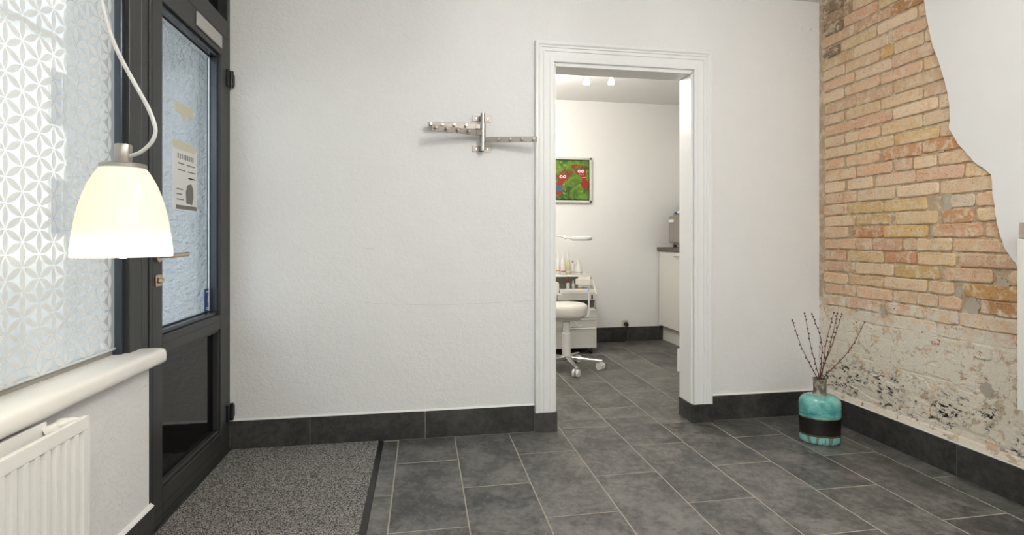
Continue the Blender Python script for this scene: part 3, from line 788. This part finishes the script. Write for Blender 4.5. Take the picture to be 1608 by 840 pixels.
# ------------------------------------------------------------------ door mat
mat = thing('door_mat', 'grey speckled entrance mat with a black rubber edge beside the glass door', 'mat', (-.59, 1.9, 0))
mk('pile', bx(B(), (-.972, .95, .001), (-.232, 2.945, .0085), .002), 'mat', mat)
mk('rubber_edge', prism(B(), [(-.234, .0005), (-.205, .0005), (-.207, .003), (-.230, .0065), (-.234, .0065)], 'y', .93, 2.946), 'black_plastic', mat)

# ------------------------------------------------------------------ coat rack with swing arms
XP = .327; YP = YB - .052
rack = thing('coat_rack', 'steel wall coat rack with three swivel arms of hooks', 'coat rack', (XP, YB, 1.58))
b_ = B(); cyl(b_, (XP, YP, 1.580), (XP, YP, 1.785), .0135, n=24); mk('post', b_, 'rack_bright', rack, smooth=True)
for z in (1.581, 1.750):
    br = B(); bx(br, (XP - .053, YB - .006, z), (XP + .053, YB, z + .031), .001); bx(br, (XP - .012, YP, z + .004), (XP + .012, YB - .004, z + .027), .002)
    br = mk('wall_bracket', br, 'rack_steel', rack)
    for s in (-.032, .032):
        q = B(); cyl(q, (XP + s, YB - .006, z + .0155), (XP + s, YB - .010, z + .0155), .0075, .005, 12); mk('screw', q, 'rack_bright', br, smooth=True)
def arm(ang, z, L, h):
    c, s = math.cos(ang), math.sin(ang)           # direction in plan: (c, -s) away from the wall
    T = Matrix.Translation((XP, YP, z)) @ Matrix.Rotation(-ang, 4, 'Z')
    a = B(); bx(a, (.034, -.002, 0), (L, .002, h), .0008); bx(a, (.010, -.006, .002), (.040, .006, h - .002), .001); bmesh.ops.transform(a, matrix=T, verts=a.verts[:])
    ao = mk('arm', a, 'rack_steel', rack)
    cl = B(); cyl(cl, (XP, YP, z - .001), (XP, YP, z + h + .001), .0165, n=20); mk('collar', cl, 'rack_bright', ao, smooth=True)
    for f in (.22, .46, .70, .93):
        k = B(); x = .034 + (L - .034) * f
        cyl(k, (x, 0, h * .5), (x, -.016 if c > 0 else .016, h * .5), .004, n=10); cyl(k, (x, -.014 if c > 0 else .014, h * .5), (x, -.024 if c > 0 else .024, h * .5), .0075, .0065, 14)
        bmesh.ops.transform(k, matrix=T, verts=k.verts[:]); mk('hook_knob', k, 'rack_bright', ao, smooth=True)
arm(R(13), 1.624, .300, .0305)
arm(R(180 - 1.5), 1.697, .300, .030)
arm(R(180 - 21), 1.660, .300, .030)

# ------------------------------------------------------------------ vase with twigs
vc = Vector((2.117, 2.558, 0))
vz = math.atan2(-.115, .142) * .55
vase = thing('vase', 'turquoise glazed bottle vase with a black band on the floor by the bricks', 'vase', vc)
bp = [(.088, .001), (.0975, .006), (.101, .02), (.1015, .06), (.1025, .10), (.1035, .15), (.1035, .205), (.100, .225), (.092, .239), (.080, .248), (.066, .253), (.05, .255)]
b_ = B(); lathe(b_, bp, vc, 48, 1.0, .74, vz); mk('body', b_, 'glaze', vase, smooth=True, sharp=60)
b_ = B(); lathe(b_, [(.036, .251), (.0325, .262), (.031, .28), (.0315, .32), (.034, .338), (.033, .341), (.029, .339), (.027, .30), (.027, .27)], vc, 28); mk('neck', b_, 'clay', vase, smooth=True, sharp=60)
for s in (.030, .042):
    p0 = vc + Vector((s, -.070, .213)); b_ = B(); tube(b_, [p0 + Vector((-.002, .008, .018)), p0 + Vector((.002, -.0015, .0)), p0 + Vector((.004, -.0035, -.014))], .0022, 6); mk('glaze_stroke', b_, 'black_plastic', vase, smooth=True)
TW = {1: 'budded twig in the turquoise vase leaning out furthest in front of the white wall', 2: 'budded twig in the vase standing second towards the white wall',
      3: 'kinked budded twig in the vase crossing in front of the wall corner', 7: 'budded twig in the turquoise vase leaning out far over the bricks'}
for i in (4, 5, 6): TW[i] = 'straight upright budded twig in the vase with bricks behind it'
tips = [(1244, 503, -.03, 1), (1263.5, 492, .03, 2), (1275, 493, -.05, 3), (1309.5, 491, .04, 4), (1315, 492, -.02, 5), (1322, 493, .02, 6), (1358, 506, -.06, 7)]
base_d = (vc - Vector((0, 0, 0))).dot(FW)
nb = vc + Vector((0, 0, .33))
bends = {1: (-.012, 0), 2: (-.008, .01), 3: (.03, .02), 4: (-.008, .02), 5: (.012, .02), 6: (.012, .02), 7: (.02, -.01)}
for x, y, dd, i in tips:
    tp_ = at_d(x, y, base_d + dd)
    root = vc + Vector((random.uniform(-.012, .012), random.uniform(-.012, .012), .268))
    out = vc + Vector(((tp_.x - vc.x) * .06, (tp_.y - vc.y) * .06, .345)) + Vector((random.uniform(-.008, .008), random.uniform(-.008, .008), 0))
    mid = out.lerp(tp_, .5) + RT * bends[i][0] + Vector((0, 0, bends[i][1]))
    tw = thing('bare_twig', TW[i], 'twig', root, 'budded twigs in the turquoise vase')
    path = smooth_path([root, out, mid, tp_], 7)
    path = [p + Vector((random.uniform(-.0015, .0015), random.uniform(-.0015, .0015), 0)) if 2 < j < len(path) - 1 else p for j, p in enumerate(path)]
    rr = [.0028 - .0016 * j / (len(path) - 1) for j in range(len(path))]
    b_ = B(); tube(b_, path, rr, 6); mk('stem', b_, 'twig', tw, smooth=True)
    L = len(path)
    for j in range(9, L - 1):
        if random.random() < .25: continue
        q = path[j]; s = random.choice((-1, 1)); n_ = RT * s * .0045
        b_ = B(); ball(b_, q + n_, .0036, (1, 1, 1.5), 1); mk('bud', b_, 'bud', tw, smooth=True)
    b_ = B(); ball(b_, tp_, .0048, (1, 1, 1.4), 1); mk('bud', b_, 'bud', tw, smooth=True)

# ------------------------------------------------------------------ wall-hung glazed cabinet at the right edge of view
gc0 = on_x(1602, 376, XR - .14).y
gcab = thing('display_cabinet', 'white framed wall cabinet with a pale wooden top on the plastered wall', 'cabinet', (XR - .08, gc0 - .3, .42))
b_ = B(); x0, x1, y0, y1, z0, z1 = XR - .14, XR - .014, gc0 - .62, gc0, .425, 1.095
bx(b_, (x0, y0, z0), (x1, y0 + .02, z1)); bx(b_, (x0, y1 - .02, z0), (x1, y1, z1)); bx(b_, (x0, y0, z0), (x1, y1, z0 + .02)); bx(b_, (x0, y0, z1 - .02), (x1, y1, z1)); bx(b_, (x1 - .01, y0, z0), (x1, y1, z1)); bx(b_, (x0 + .02, y0 + .02, .74), (x1 - .01, y1 - .02, .755))
mk('carcass', b_, 'laminate', gcab)
mk('top_board', bx(B(), (x0 - .004, y0 - .004, z1), (x1, y1 + .002, z1 + .062), .002), 'wood', gcab)
b_ = B(); rects_frame(b_, x0 - .018, x0 - .001, y0 + .002, y1 - .002, z0 + .002, z1 - .002, (.035,) * 4); dr = mk('door', b_, 'laminate', gcab)
mk('pane', bx(B(), (x0 - .012, y0 + .035, z0 + .035), (x0 - .008, y1 - .035, z1 - .035)), 'glass', dr)

# ------------------------------------------------------------------ posters and sticker on the door glass
XG = -1.0305
pa, pb_ = on_x(273, 215, XG), on_x(309, 332, XG)
po = thing('notice_sheet', 'white printed notice sheet taped to the glass door', 'notice', (XG, (pa.y + pb_.y) / 2, pb_.z + .0))
y0, y1, z0, z1 = pa.y - .012, pb_.y, pb_.z - .005, pa.z - .03
mk('sheet', bx(B(), (XG, y0, z0), (XG + .0006, y1, z1)), 'paper', po)
mk('tape', bx(B(), (XG + .0004, y0, z1 - .012), (XG + .0012, y1 - .02, z1 + .022)), 'paper_tape', po)
b_ = B(); w = (y1 - y0)
for i in range(9): 
    yy = y0 + .045 + i * (w - .075) / 9; bx(b_, (XG + .0006, yy, z1 - .052), (XG + .0010, yy + .010, z1 - .030))
for j, (a, b) in enumerate(((.2, .45), (.55, .9), (.2, .5), (.6, .92), (.62, .9), (.62, .86), (.15, .4), (.15, .36), (.15, .42))):
    zz = z1 - .075 - (j // 2) * .028 if j < 6 else z0 + .09 - (j - 6) * .022
    bx(b_, (XG + .0006, y0 + w * a, zz), (XG + .0010, y0 + w * b, zz + .005))
bx(b_, (XG + .0006, y0 + .03, z0 + .006), (XG + .0010, y1 - .004, z0 + .024))
mk('print', b_, 'ink', po)['kind'] = 'stuff'
b_ = B(); yc, zc = y0 + w * .66, z0 + .075
prism(b_, [(yc - .035, zc + .01), (yc - .03, zc - .04), (yc + .03, zc - .045), (yc + .045, zc - .01), (yc + .04, zc + .03), (yc + .02, zc + .05), (yc - .02, zc + .04)], 'x', XG + .0006, XG + .0011); mk('printed_picture', b_, 'ink', po)
ta, tb = on_x(274, 157, XG), on_x(304, 181, XG)
tape = mk('tape_strip', bx(B(), (XG, ta.y, ta.z - .045), (XG + .0008, tb.y, ta.z)), 'paper_tape'); recentre(tape); tag(tape, 'cream strip of tape on the door glass above the notice sheet', 'tape')
b_ = B(); cyl(b_, (XG + .0009, (ta.y + tb.y) / 2, ta.z - .05), (XG + .0002, (ta.y + tb.y) / 2, ta.z - .05), .022, n=20)
bmesh.ops.translate(b_, verts=b_.verts[:], vec=-tape.location); o = mk('round_sticker', b_, 'paper_tape', None); o.parent = tape
sa, sb_ = on_x(321, 455, XG), on_x(333, 487, XG)
stk = mk('window_sticker', bx(B(), (XG, sa.y, sb_.z), (XG + .0006, sb_.y, sa.z + .003)), 'blue_print'); recentre(stk); tag(stk, 'small dark blue sticker with white print low on the door glass', 'sticker')
b_ = B(); yc = (sa.y + sb_.y) / 2; zc = (sa.z + sb_.z) / 2
prism(b_, [(yc - .010, zc - .010), (yc + .010, zc - .010), (yc + .013, zc + .002), (yc + .003, zc + .012), (yc - .002, zc + .024), (yc - .008, zc + .008)], 'x', XG + .0006, XG + .0011)
for zz, ww in ((sa.z - .014, .030), (sb_.z + .018, .032), (sb_.z + .010, .026)): bx(b_, (XG + .0006, yc - ww, zz), (XG + .0011, yc + ww, zz + .004))
bmesh.ops.translate(b_, verts=b_.verts[:], vec=-stk.location); o = mk('print', b_, 'white_print', None); o.parent = stk; o['kind'] = 'stuff'

# ================================================================== far room
# spots on the ceiling
sy = 4.05
sp_pts = [at_d(921, 127, 4.28), at_d(960, 127, 4.28)]
bar = thing('spotlight_bar', 'white ceiling bar with two small lit glass spots in the far room', 'lamp', (sp_pts[0].x + .1, sp_pts[0].y, CEIL - .01))
b_ = B(); a, b = sp_pts; d_ = (b - a).normalized(); tube(b_, [Vector((a.x, a.y, CEIL - .035)) - d_ * .12, Vector((b.x, b.y, CEIL - .035)) + d_ * .12], .012, 10); lathe(b_, [(.05, -.035), (.05, -.01)], ((a.x + b.x) / 2, (a.y + b.y) / 2, CEIL), 20); mk('bar', b_, 'steel', bar, smooth=True)
for q in sp_pts:
    b_ = B(); cyl(b_, (q.x, q.y, CEIL - .035), (q.x, q.y, q.z + .035), .005, n=8); cyl(b_, (q.x, q.y, q.z + .045), (q.x, q.y, q.z + .022), .010, .014, 14); mk('stem', b_, 'white_plastic', bar, smooth=True)
    b_ = B(); lathe(b_, [(.012, .024), (.017, .014), (.022, 0), (.028, -.022), (.026, -.025), (.004, -.027)], q, 20); mk('glass_shade', b_, 'spot_glass', bar, smooth=True)
    light('spot_light', 'POINT', (q.x, q.y, q.z - .06), 3.5, (1, .93, .82), shadow_soft_size=.03)
globe(.75, 4.3, CEIL - .01, 'globe_far', 'unseen opal globe lamp added for fill light in the far room')  # globe added out of view to brighten the far room

# painting
py = YF - .004
pic = thing('framed_painting', 'green painting of two red footprints with eyes in a white frame', 'painting', (1.53, py, 1.485))
px0, px1, pz0, pz1 = 1.20, 1.768, 1.482, 1.955
b_ = B()
for (a, c, b, d) in ((px0, pz0, px1, pz0 + .022), (px0, pz1 - .022, px1, pz1), (px0, pz0, px0 + .022, pz1), (px1 - .022, pz0, px1, pz1)): bx(b_, (a, py - .032, c), (b, py, d), .001)
mk('frame', b_, 'greywhite', pic)
mk('backing', bx(B(), (px0 + .02, py - .008, pz0 + .02), (px1 - .02, py, pz1 - .02)), 'black_paint', pic)
mk('canvas', bx(B(), (px0 + .030, py - .026, pz0 + .030), (px1 - .030, py - .008, pz1 - .030), .002), 'canvas', pic)
def pt(cx, cz): return on_y(cx, cz, py - .027)
def blob(name, pts, mat, parent, t0=.0265, t1=.0285):
    b_ = B(); q = [(pt(x, y).x, pt(x, y).z) for x, y in pts]; prism(b_, q, 'y', py - t1, py - t0); return mk(name, b_, mat, parent)
Zx = lambda x: 865 + x / 9.88
Zy = lambda y: 240 + y / 9.88
def Z(pts): return [(Zx(x), Zy(y)) for x, y in pts]
f1 = blob('painted_foot', Z([(375, 290), (400, 250), (450, 238), (510, 240), (540, 265), (545, 310), (540, 370), (560, 430), (595, 490), (580, 540), (535, 568), (490, 550), (465, 500), (480, 430), (478, 385), (430, 350), (390, 320)]), 'red_paint', pic)
f2 = blob('painted_foot', Z([(105, 380), (125, 340), (175, 320), (240, 325), (280, 360), (275, 400), (230, 430), (185, 470), (175, 520), (185, 590), (160, 640), (110, 650), (75, 640), (70, 560), (90, 500), (105, 440)]), 'red_paint', pic)
def dotp(x, y, r, mat, parent, t0=.0285, t1=.0300, nm='toe'):
    blob(nm, Z([(x + r * math.cos(a * math.pi / 6), y + r * math.sin(a * math.pi / 6)) for a in range(12)]), mat, parent, t0, t1)
for x, y, r in ((350, 212, 34), (400, 200, 16), (440, 205, 15), (480, 212, 15), (515, 225, 15)): dotp(x, y, r, 'red_paint', f1, .0265, .0285)
for x, y, r in ((305, 308, 34), (250, 290, 16), (212, 288, 15), (178, 294, 15), (145, 305, 14)): dotp(x, y, r, 'red_paint', f2, .0265, .0285)
for f, es in ((f1, ((440, 287), (492, 288))), (f2, ((158, 370), (212, 370)))):
    for x, y in es: dotp(x, y, 25, 'white_print', f, nm='eye'); dotp(x + 2, y + 2, 8, 'black_paint', f, .0300, .0310, 'pupil')
blob('collar_stroke', Z([(478, 382), (545, 374), (548, 384), (482, 394)]), 'orange', f1, .0285, .03)
blob('belt', Z([(88, 508), (158, 505), (168, 590), (90, 592)]), 'blue_paint', f2, .0285, .03)
for x in (440, 468, 498): dotp(x, 342, 6, 'white_print', f1, nm='tooth')

# wall socket with plug
ox = on_y(981, 508, YF)
sk = thing('wall_socket', 'white wall socket with a black plug and cable above the far skirting', 'socket', (ox.x, YF, ox.z - .04))
mk('plate', bx(B(), (ox.x - .036, YF - .012, .150), (ox.x + .036, YF, .226), .004), 'socket_plate', sk)
b_ = B(); cyl(b_, (ox.x + .008, YF - .012, .182), (ox.x + .008, YF - .05, .178), .024, .018, 16); mk('plug', b_, 'wire', sk, smooth=True)
b_ = B(); tube(b_, smooth_path([(ox.x + .008, YF - .045, .175), (ox.x + .005, YF - .055, .13), (ox.x - .02, YF - .05, .07), (ox.x - .012, YF - .05, .012), (ox.x - .2, YF - .04, .008), (ox.x - .45, YF - .05, .008)], 6), .006, 8); mk('cable', b_, 'wire', sk, smooth=True)

# treatment trolley
cx0, cx1, cy0, cy1 = 1.00, 1.642, 4.872, 5.33
tr = thing('drawer_trolley', 'white treatment trolley with drawers and a slanted top shelf on castors', 'trolley', (1.32, 5.1, 0))
b_ = B(); bx(b_, (cx0, cy0 + .02, .055), (cx0 + .018, cy1, .575)); bx(b_, (cx1 - .018, cy0 + .02, .055), (cx1, cy1, .575)); bx(b_, (cx0, cy1 - .012, .055), (cx1, cy1, .73)); bx(b_, (cx0, cy0 + .02, .055), (cx1, cy1, .073)); bx(b_, (cx0, cy0 + .02, .425), (cx1, cy1, .437))
mk('carcass', b_, 'greywhite', tr)
for x in (cx0, cx1 - .016):
    b_ = B(); prism(b_, [(cy0, .574), (cy1, .574), (cy1, .735), (5.0, .735)], 'x', x, x + .016); mk('side_panel', b_, 'laminate', tr)
mk('top_shelf', bx(B(), (cx0, 4.985, .728), (cx1, cy1, .744), .003), 'laminate', tr)
mk('inner_shelf', bx(B(), (cx0 + .016, cy0 + .01, .574), (cx1 - .016, cy1 - .012, .584)), 'laminate', tr)
mk('tray', bx(B(), (1.285, cy0 - .004, .575), (cx1 - .02, cy0 + .14, .612), .004), 'white_plastic', tr)
for a, b in ((cx0, 1.252), (1.256, cx1)): mk('drawer', bx(B(), (a, cy0 - .004, .514), (b, cy0 + .02, .574), .002), 'greywhite', tr)
b_ = B(); bx(b_, (1.584, cy0 - .007, .524), (1.600, cy0 - .003, .562), .002); mk('lock', b_, 'black_plastic', tr)
for z0, z1 in ((.340, .424), (.256, .337), (.058, .253)):
    d_ = mk('drawer', bx(B(), (cx0, cy0, z0), (cx1 - .004, cy0 + .022, z1), .002), 'greywhite', tr)
    mk('handle_lip', bx(B(), (cx0 + .01, cy0 - .006, z1 - .012), (cx1 - .014, cy0 + .002, z1 - .004), .002), 'laminate', d_)
for x in (cx0 + .05, cx1 - .05):
    for y in (cy0 + .04, cy1 - .05):
        b_ = B(); cyl(b_, (x - .012, y, .028), (x + .012, y, .028), .028, n=18); cs = mk('castor', b_, 'black_plastic', tr, smooth=True); b_ = B(); bx(b_, (x - .018, y - .012, .03), (x + .018, y + .014, .058), .003); mk('fork', b_, 'steel', cs)
# things on and in the trolley
def bottle(px, w_px, zt_px, zb_px, Y, label, mats, cap_h, round_=False, red=False):
    q = on_y(px, zb_px, Y); d = q.dot(FW); r = w_px / FPX * d / 2; top = on_y(px, zt_px, Y).z; z0 = .744; H_ = top - z0
    o = thing('bottle', label, 'bottle', (q.x, Y, z0), 'bottles on the trolley shelf')
    b_ = B(); body = H_ - cap_h
    pr = [(r * .9, 0), (r, .004), (r, body * .72), (r * .9, body * .86), (r * .42, body), (r * .4, body + .004)] if not round_ else [(r * .88, 0), (r, .01), (r * .98, body * .35), (r * .7, body * .75), (r * .38, body), (r * .36, body + .004)]
    lathe(b_, pr, (q.x, Y, z0), 20); mk('body', b_, mats[0], o, smooth=True)
    b_ = B(); lathe(b_, [(r * .46, body), (r * .46, H_ * .5 + body * .5), (r * .3, H_)], (q.x, Y, z0), 16); mk('cap', b_, mats[1], o, smooth=True)
    b_ = B(); lathe(b_, [(r * 1.02, body * .18), (r * 1.02, body * .24)], (q.x, Y, z0), 20, caps=(False, False)); mk('label_stripe', b_, mats[2], o, smooth=True)
    return o
bottle(876.5, 7, 394, 430, 5.16, 'tall white pump bottle with an orange stripe beside the jamb on the trolley', ('white_plastic', 'white_plastic', 'orange'), .06)
bottle(884.3, 7.2, 393.5, 429, 5.08, 'tall white bottle with a red stripe on the trolley shelf', ('white_plastic', 'white_plastic', 'red_plastic'), .075)
bottle(892.2, 6.6, 396, 429, 5.10, 'slim clear spray bottle of pale yellow liquid on the trolley', ('yellow_liquid', 'white_plastic', 'white_plastic'), .07)
bottle(899.2, 6.2, 409, 429, 5.12, 'short white bottle with a red dot label on the trolley', ('white_plastic', 'grey_plastic', 'red_plastic'), .025)
bottle(908.8, 11.5, 408, 428, 5.10, 'squat round white bottle with grey print on the trolley shelf', ('white_plastic', 'white_plastic', 'grey_plastic'), .035, True)
b_ = B(); bx(b_, (1.20, 4.90, .584), (1.276, 4.955, .683), .004); bx(b_, (1.199, 4.897, .60), (1.277, 4.901, .675), .001)
o = recentre(mk('white_box', b_, 'white_plastic')); tag(o, 'upright white box in the open trolley compartment', 'box')
def jar(px, py_, name, r, h, mats, label, Y=5.06):
    q = on_y(px, py_, Y); o = thing(name, label, 'jar' if name == 'jar' else 'bottle', (q.x, Y, .584), 'small containers in the trolley compartment')
    b_ = B(); lathe(b_, [(r * .95, 0), (r, .004), (r, h * .7), (r * .5, h * .8)], (q.x, Y, .584), 16); mk('body', b_, mats[0], o, smooth=True)
    b_ = B(); lathe(b_, [(r * .6, h * .78), (r * .6, h), (r * .5, h + .002)], (q.x, Y, .584), 14); mk('cap', b_, mats[1], o, smooth=True)
jar(891.5, 450, 'small_bottle', .020, .105, ('white_plastic', 'red_plastic'), 'small white bottle with a red cap in the trolley compartment')
jar(900.2, 450, 'small_bottle', .014, .10, ('white_plastic', 'white_plastic'), 'thin white tube in the trolley compartment')
jar(911, 452, 'jar', .022, .062, ('orange', 'orange'), 'orange jar in the trolley compartment', 5.04)
jar(920, 452, 'jar', .022, .062, ('cyan', 'cyan'), 'light blue jar in the trolley compartment', 5.04)
# magnifier lamp
lm = at_d(913, 374, 5.0)
ml = thing('magnifier_lamp', 'white magnifier lamp on a jointed arm above the trolley', 'lamp', (1.10, 5.15, .744))
b_ = B(); lathe(b_, [(.085, -.020), (.100, -.014), (.103, 0), (.100, .014), (.085, .020)], lm, 36); mk('lamp_ring', b_, 'white_plastic', ml, smooth=True)
b_ = B(); lathe(b_, [(.070, -.022), (.098, -.0205)], lm, 36, caps=(True, False)); mk('lens', b_, 'grey_plastic', ml, smooth=True)
hub = at_d(887, 372.5, 5.0); b_ = B(); ball(b_, hub, .017); cyl(b_, hub, lm - RT * .09, .008, n=10); cyl(b_, hub + Vector((0, -.02, -.012)), hub + Vector((0, .02, .012)), .010, n=12); mk('joint', b_, 'white_plastic', ml, smooth=True)
b_ = B(); tube(b_, smooth_path([hub, hub - RT * .06 + Vector((0, 0, .012)), hub - RT * .16 + Vector((0, 0, .03)), Vector((1.12, 5.15, 1.16)), Vector((1.10, 5.15, 1.12)), Vector((1.10, 5.15, .90)), Vector((1.10, 5.15, .746))], 6), .008, 10); mk('arm', b_, 'white_plastic', ml, smooth=True)
b_ = B(); lathe(b_, [(.05, 0), (.05, .012), (.02, .02)], (1.10, 5.15, .744), 20); mk('base', b_, 'white_plastic', ml, smooth=True)

# stool
sc_ = Vector((1.20, 4.36, 0))
sl = thing('rolling_stool', 'white swivel stool with a chrome five-star base and small back pad', 'stool', sc_)
b_ = B(); lathe(b_, [(.155, .442), (.170, .452), (.177, .475), (.178, .515), (.172, .538), (.155, .551), (.11, .557), (.02, .559)], sc_, 40); mk('seat', b_, 'vinyl', sl, smooth=True, sharp=70)
b_ = B(); bx(b_, sc_ + Vector((-.10, -.07, .412)), sc_ + Vector((.11, .07, .444)), .006); mk('seat_plate', b_, 'white_plastic', sl)
b_ = B(); lathe(b_, [(.037, .10), (.037, .30), (.030, .305), (.030, .395), (.018, .398), (.018, .42)], sc_, 24); mk('column', b_, 'white_plastic', sl, smooth=True)
b_ = B(); tube(b_, [sc_ + Vector((.05, -.02, .425)), sc_ + Vector((.085, -.04, .365)), sc_ + Vector((.12, -.05, .362))], .006, 8); mk('lever', b_, 'white_plastic', sl, smooth=True)
b_ = B(); lathe(b_, [(.045, .075), (.05, .085), (.05, .105), (.03, .118)], sc_, 24); mk('hub', b_, 'chrome', sl, smooth=True)
a0 = math.atan2(4.055 - sc_.y, 1.202 - sc_.x)
for k in range(5):
    a = a0 + k * 2 * math.pi / 5 * (1.0); dv = Vector((math.cos(a), math.sin(a), 0)); e = sc_ + dv * .285
    nrm = Vector((-dv.y, dv.x, 0)); b_ = B()
    ring_loft(b_, [[sc_ + dv * .03 + nrm * sx * .021 + Vector((0, 0, z)) for sx, z in ((-1, .078), (1, .078), (1, .106), (-1, .106))], [e + dv * .015 + nrm * sx * .013 + Vector((0, 0, z)) for sx, z in ((-1, .066), (1, .066), (1, .082), (-1, .082))]])
    lg = mk('leg', b_, 'chrome', sl, bevel=.004)
    ax = Vector((math.cos(a + .9), math.sin(a + .9), 0)); b_ = B()
    for s in (-.017, .017): cyl(b_, e + ax * (s - .009) + Vector((0, 0, .031)), e + ax * (s + .009) + Vector((0, 0, .031)), .031, n=20)
    cyl(b_, e + Vector((0, 0, .035)), e + Vector((0, 0, .07)), .007, n=8); mk('castor', b_, 'white_plastic', lg, smooth=True)
pdc = at_d(917.5, 442.5, 4.6)
b_ = B(); hx, hz = .075, .047
bx(b_, (-hx, -.03, -hz), (hx, .03, hz), .022, 4); bmesh.ops.transform(b_, matrix=Matrix.Translation(pdc) @ Matrix.Rotation(-YAW - .25, 4, 'Z'), verts=b_.verts[:]); mk('back_pad', b_, 'vinyl', sl, smooth=True, sharp=70)
st_ = at_d(925, 455, 4.6)
b_ = B(); tube(b_, smooth_path([st_ + Vector((0, 0, .05)), st_ + Vector((.0, .005, -.10)), st_ + Vector((-.002, .005, -.20)), st_ + Vector((-.03, -.005, -.235)), sc_ + Vector((.08, .03, .43))], 6), .009, 10); mk('pad_stalk', b_, 'white_plastic', sl, smooth=True)

# base cabinets, worktop, steriliser
XCd = 2.535
for i, (y0, y1) in enumerate(((4.842, 5.436), (4.24, 4.838))):
    cbn = thing('base_cabinet', ('white base cabinet under the steel-grey appliance by the far wall', 'white base cabinet beside the one under the grey appliance')[i], 'cabinet', (2.84, (y0 + y1) / 2, 0))
    mk('body', bx(B(), (2.556, y0, .162), (3.14, y1, .965)), 'laminate', cbn)
    mk('toe_kick', bx(B(), (2.583, y0, .002), (2.60, y1, .160)), 'laminate', cbn)
    d_ = mk('door', bx(B(), (XCd, y0 + .002, .166), (2.554, y1 - .002, .962), .0015), 'laminate', cbn)
    b_ = B(); yh0, yh1 = y0 + .06, y0 + .20
    tube(b_, [(XCd - .022, yh0, .918), (XCd - .022, yh1, .918)], .005, 8); 
    for y in (yh0 + .01, yh1 - .01): cyl(b_, (XCd - .022, y, .918), (XCd, y, .918), .004, n=8)
    mk('handle', b_, 'steel', d_, smooth=True)
wt = recentre(mk('worktop', bx(B(), (2.515, 4.235, .967), (3.145, YF - .002, 1.008), .002), 'worktop')); tag(wt, 'grey-brown worktop over the white base cabinets', 'worktop')
ay0, ay1 = 4.965, 5.285
ac = thing('steriliser', 'grey metal countertop steriliser with a white door handle on the worktop', 'appliance', (2.78, 5.12, 1.008))
b_ = B(); bx(b_, (2.585, ay0, 1.034), (2.98, ay1, 1.352), .024, 4); mk('housing', b_, 'grey_plastic', ac, smooth=True)
b_ = B(); bx(b_, (2.568, ay0 + .012, 1.055), (2.59, ay1 - .008, 1.336), .008, 2); dd_ = mk('door', b_, 'grey_plastic', ac, smooth=True)
b_ = B(); bx(b_, (2.552, 5.14, 1.268), (2.57, 5.245, 1.298), .005, 2); mk('handle', b_, 'white_plastic', dd_)
for y in (ay0 + .04, ay1 - .05):
    for x in (2.62, 2.93): b_ = B(); cyl(b_, (x, y, 1.009), (x, y, 1.036), .018, n=12); mk('foot', b_, 'black_plastic', ac)
for i, (x, y, s, m_, lb) in enumerate(((2.66, 5.18, (.075, .06, .018), 'bag', 'blue plastic packet on the steriliser beside the white one'), (2.70, 5.02, (.085, .05, .026), 'bag', 'crumpled blue packet on the steriliser behind the white one'), (2.63, 5.10, (.05, .045, .022), 'white_plastic', 'small white packet on the steriliser between the blue ones'))):
    b_ = B(); ball(b_, (0, 0, 0), 1, (1, 1, 1), 3)
    for v in b_.verts: v.co = Vector((v.co.x * s[0], v.co.y * s[1], max(-.5, v.co.z) * s[2] * (1 + .5 * math.sin(v.co.x * 7 + i) * math.cos(v.co.y * 5))))
    bmesh.ops.translate(b_, verts=b_.verts[:], vec=(x, y, 1.353 + .75 * s[2]))
    tag(recentre(mk('packet', b_, m_, smooth=True)), lb, 'packet', 'packets on the steriliser')
# wall cabinet
wc = thing('wall_cabinet', 'white wall cabinet above the worktop in the far room', 'cabinet', (2.97, 4.85, 1.52))
mk('body', bx(B(), (2.822, 4.24, 1.52), (3.148, 5.445, 2.16)), 'laminate', wc)
for a, b in ((4.242, 4.84), (4.844, 5.443)): mk('door', bx(B(), (2.80, a, 1.522), (2.820, b, 2.158), .0015), 'laminate', wc)
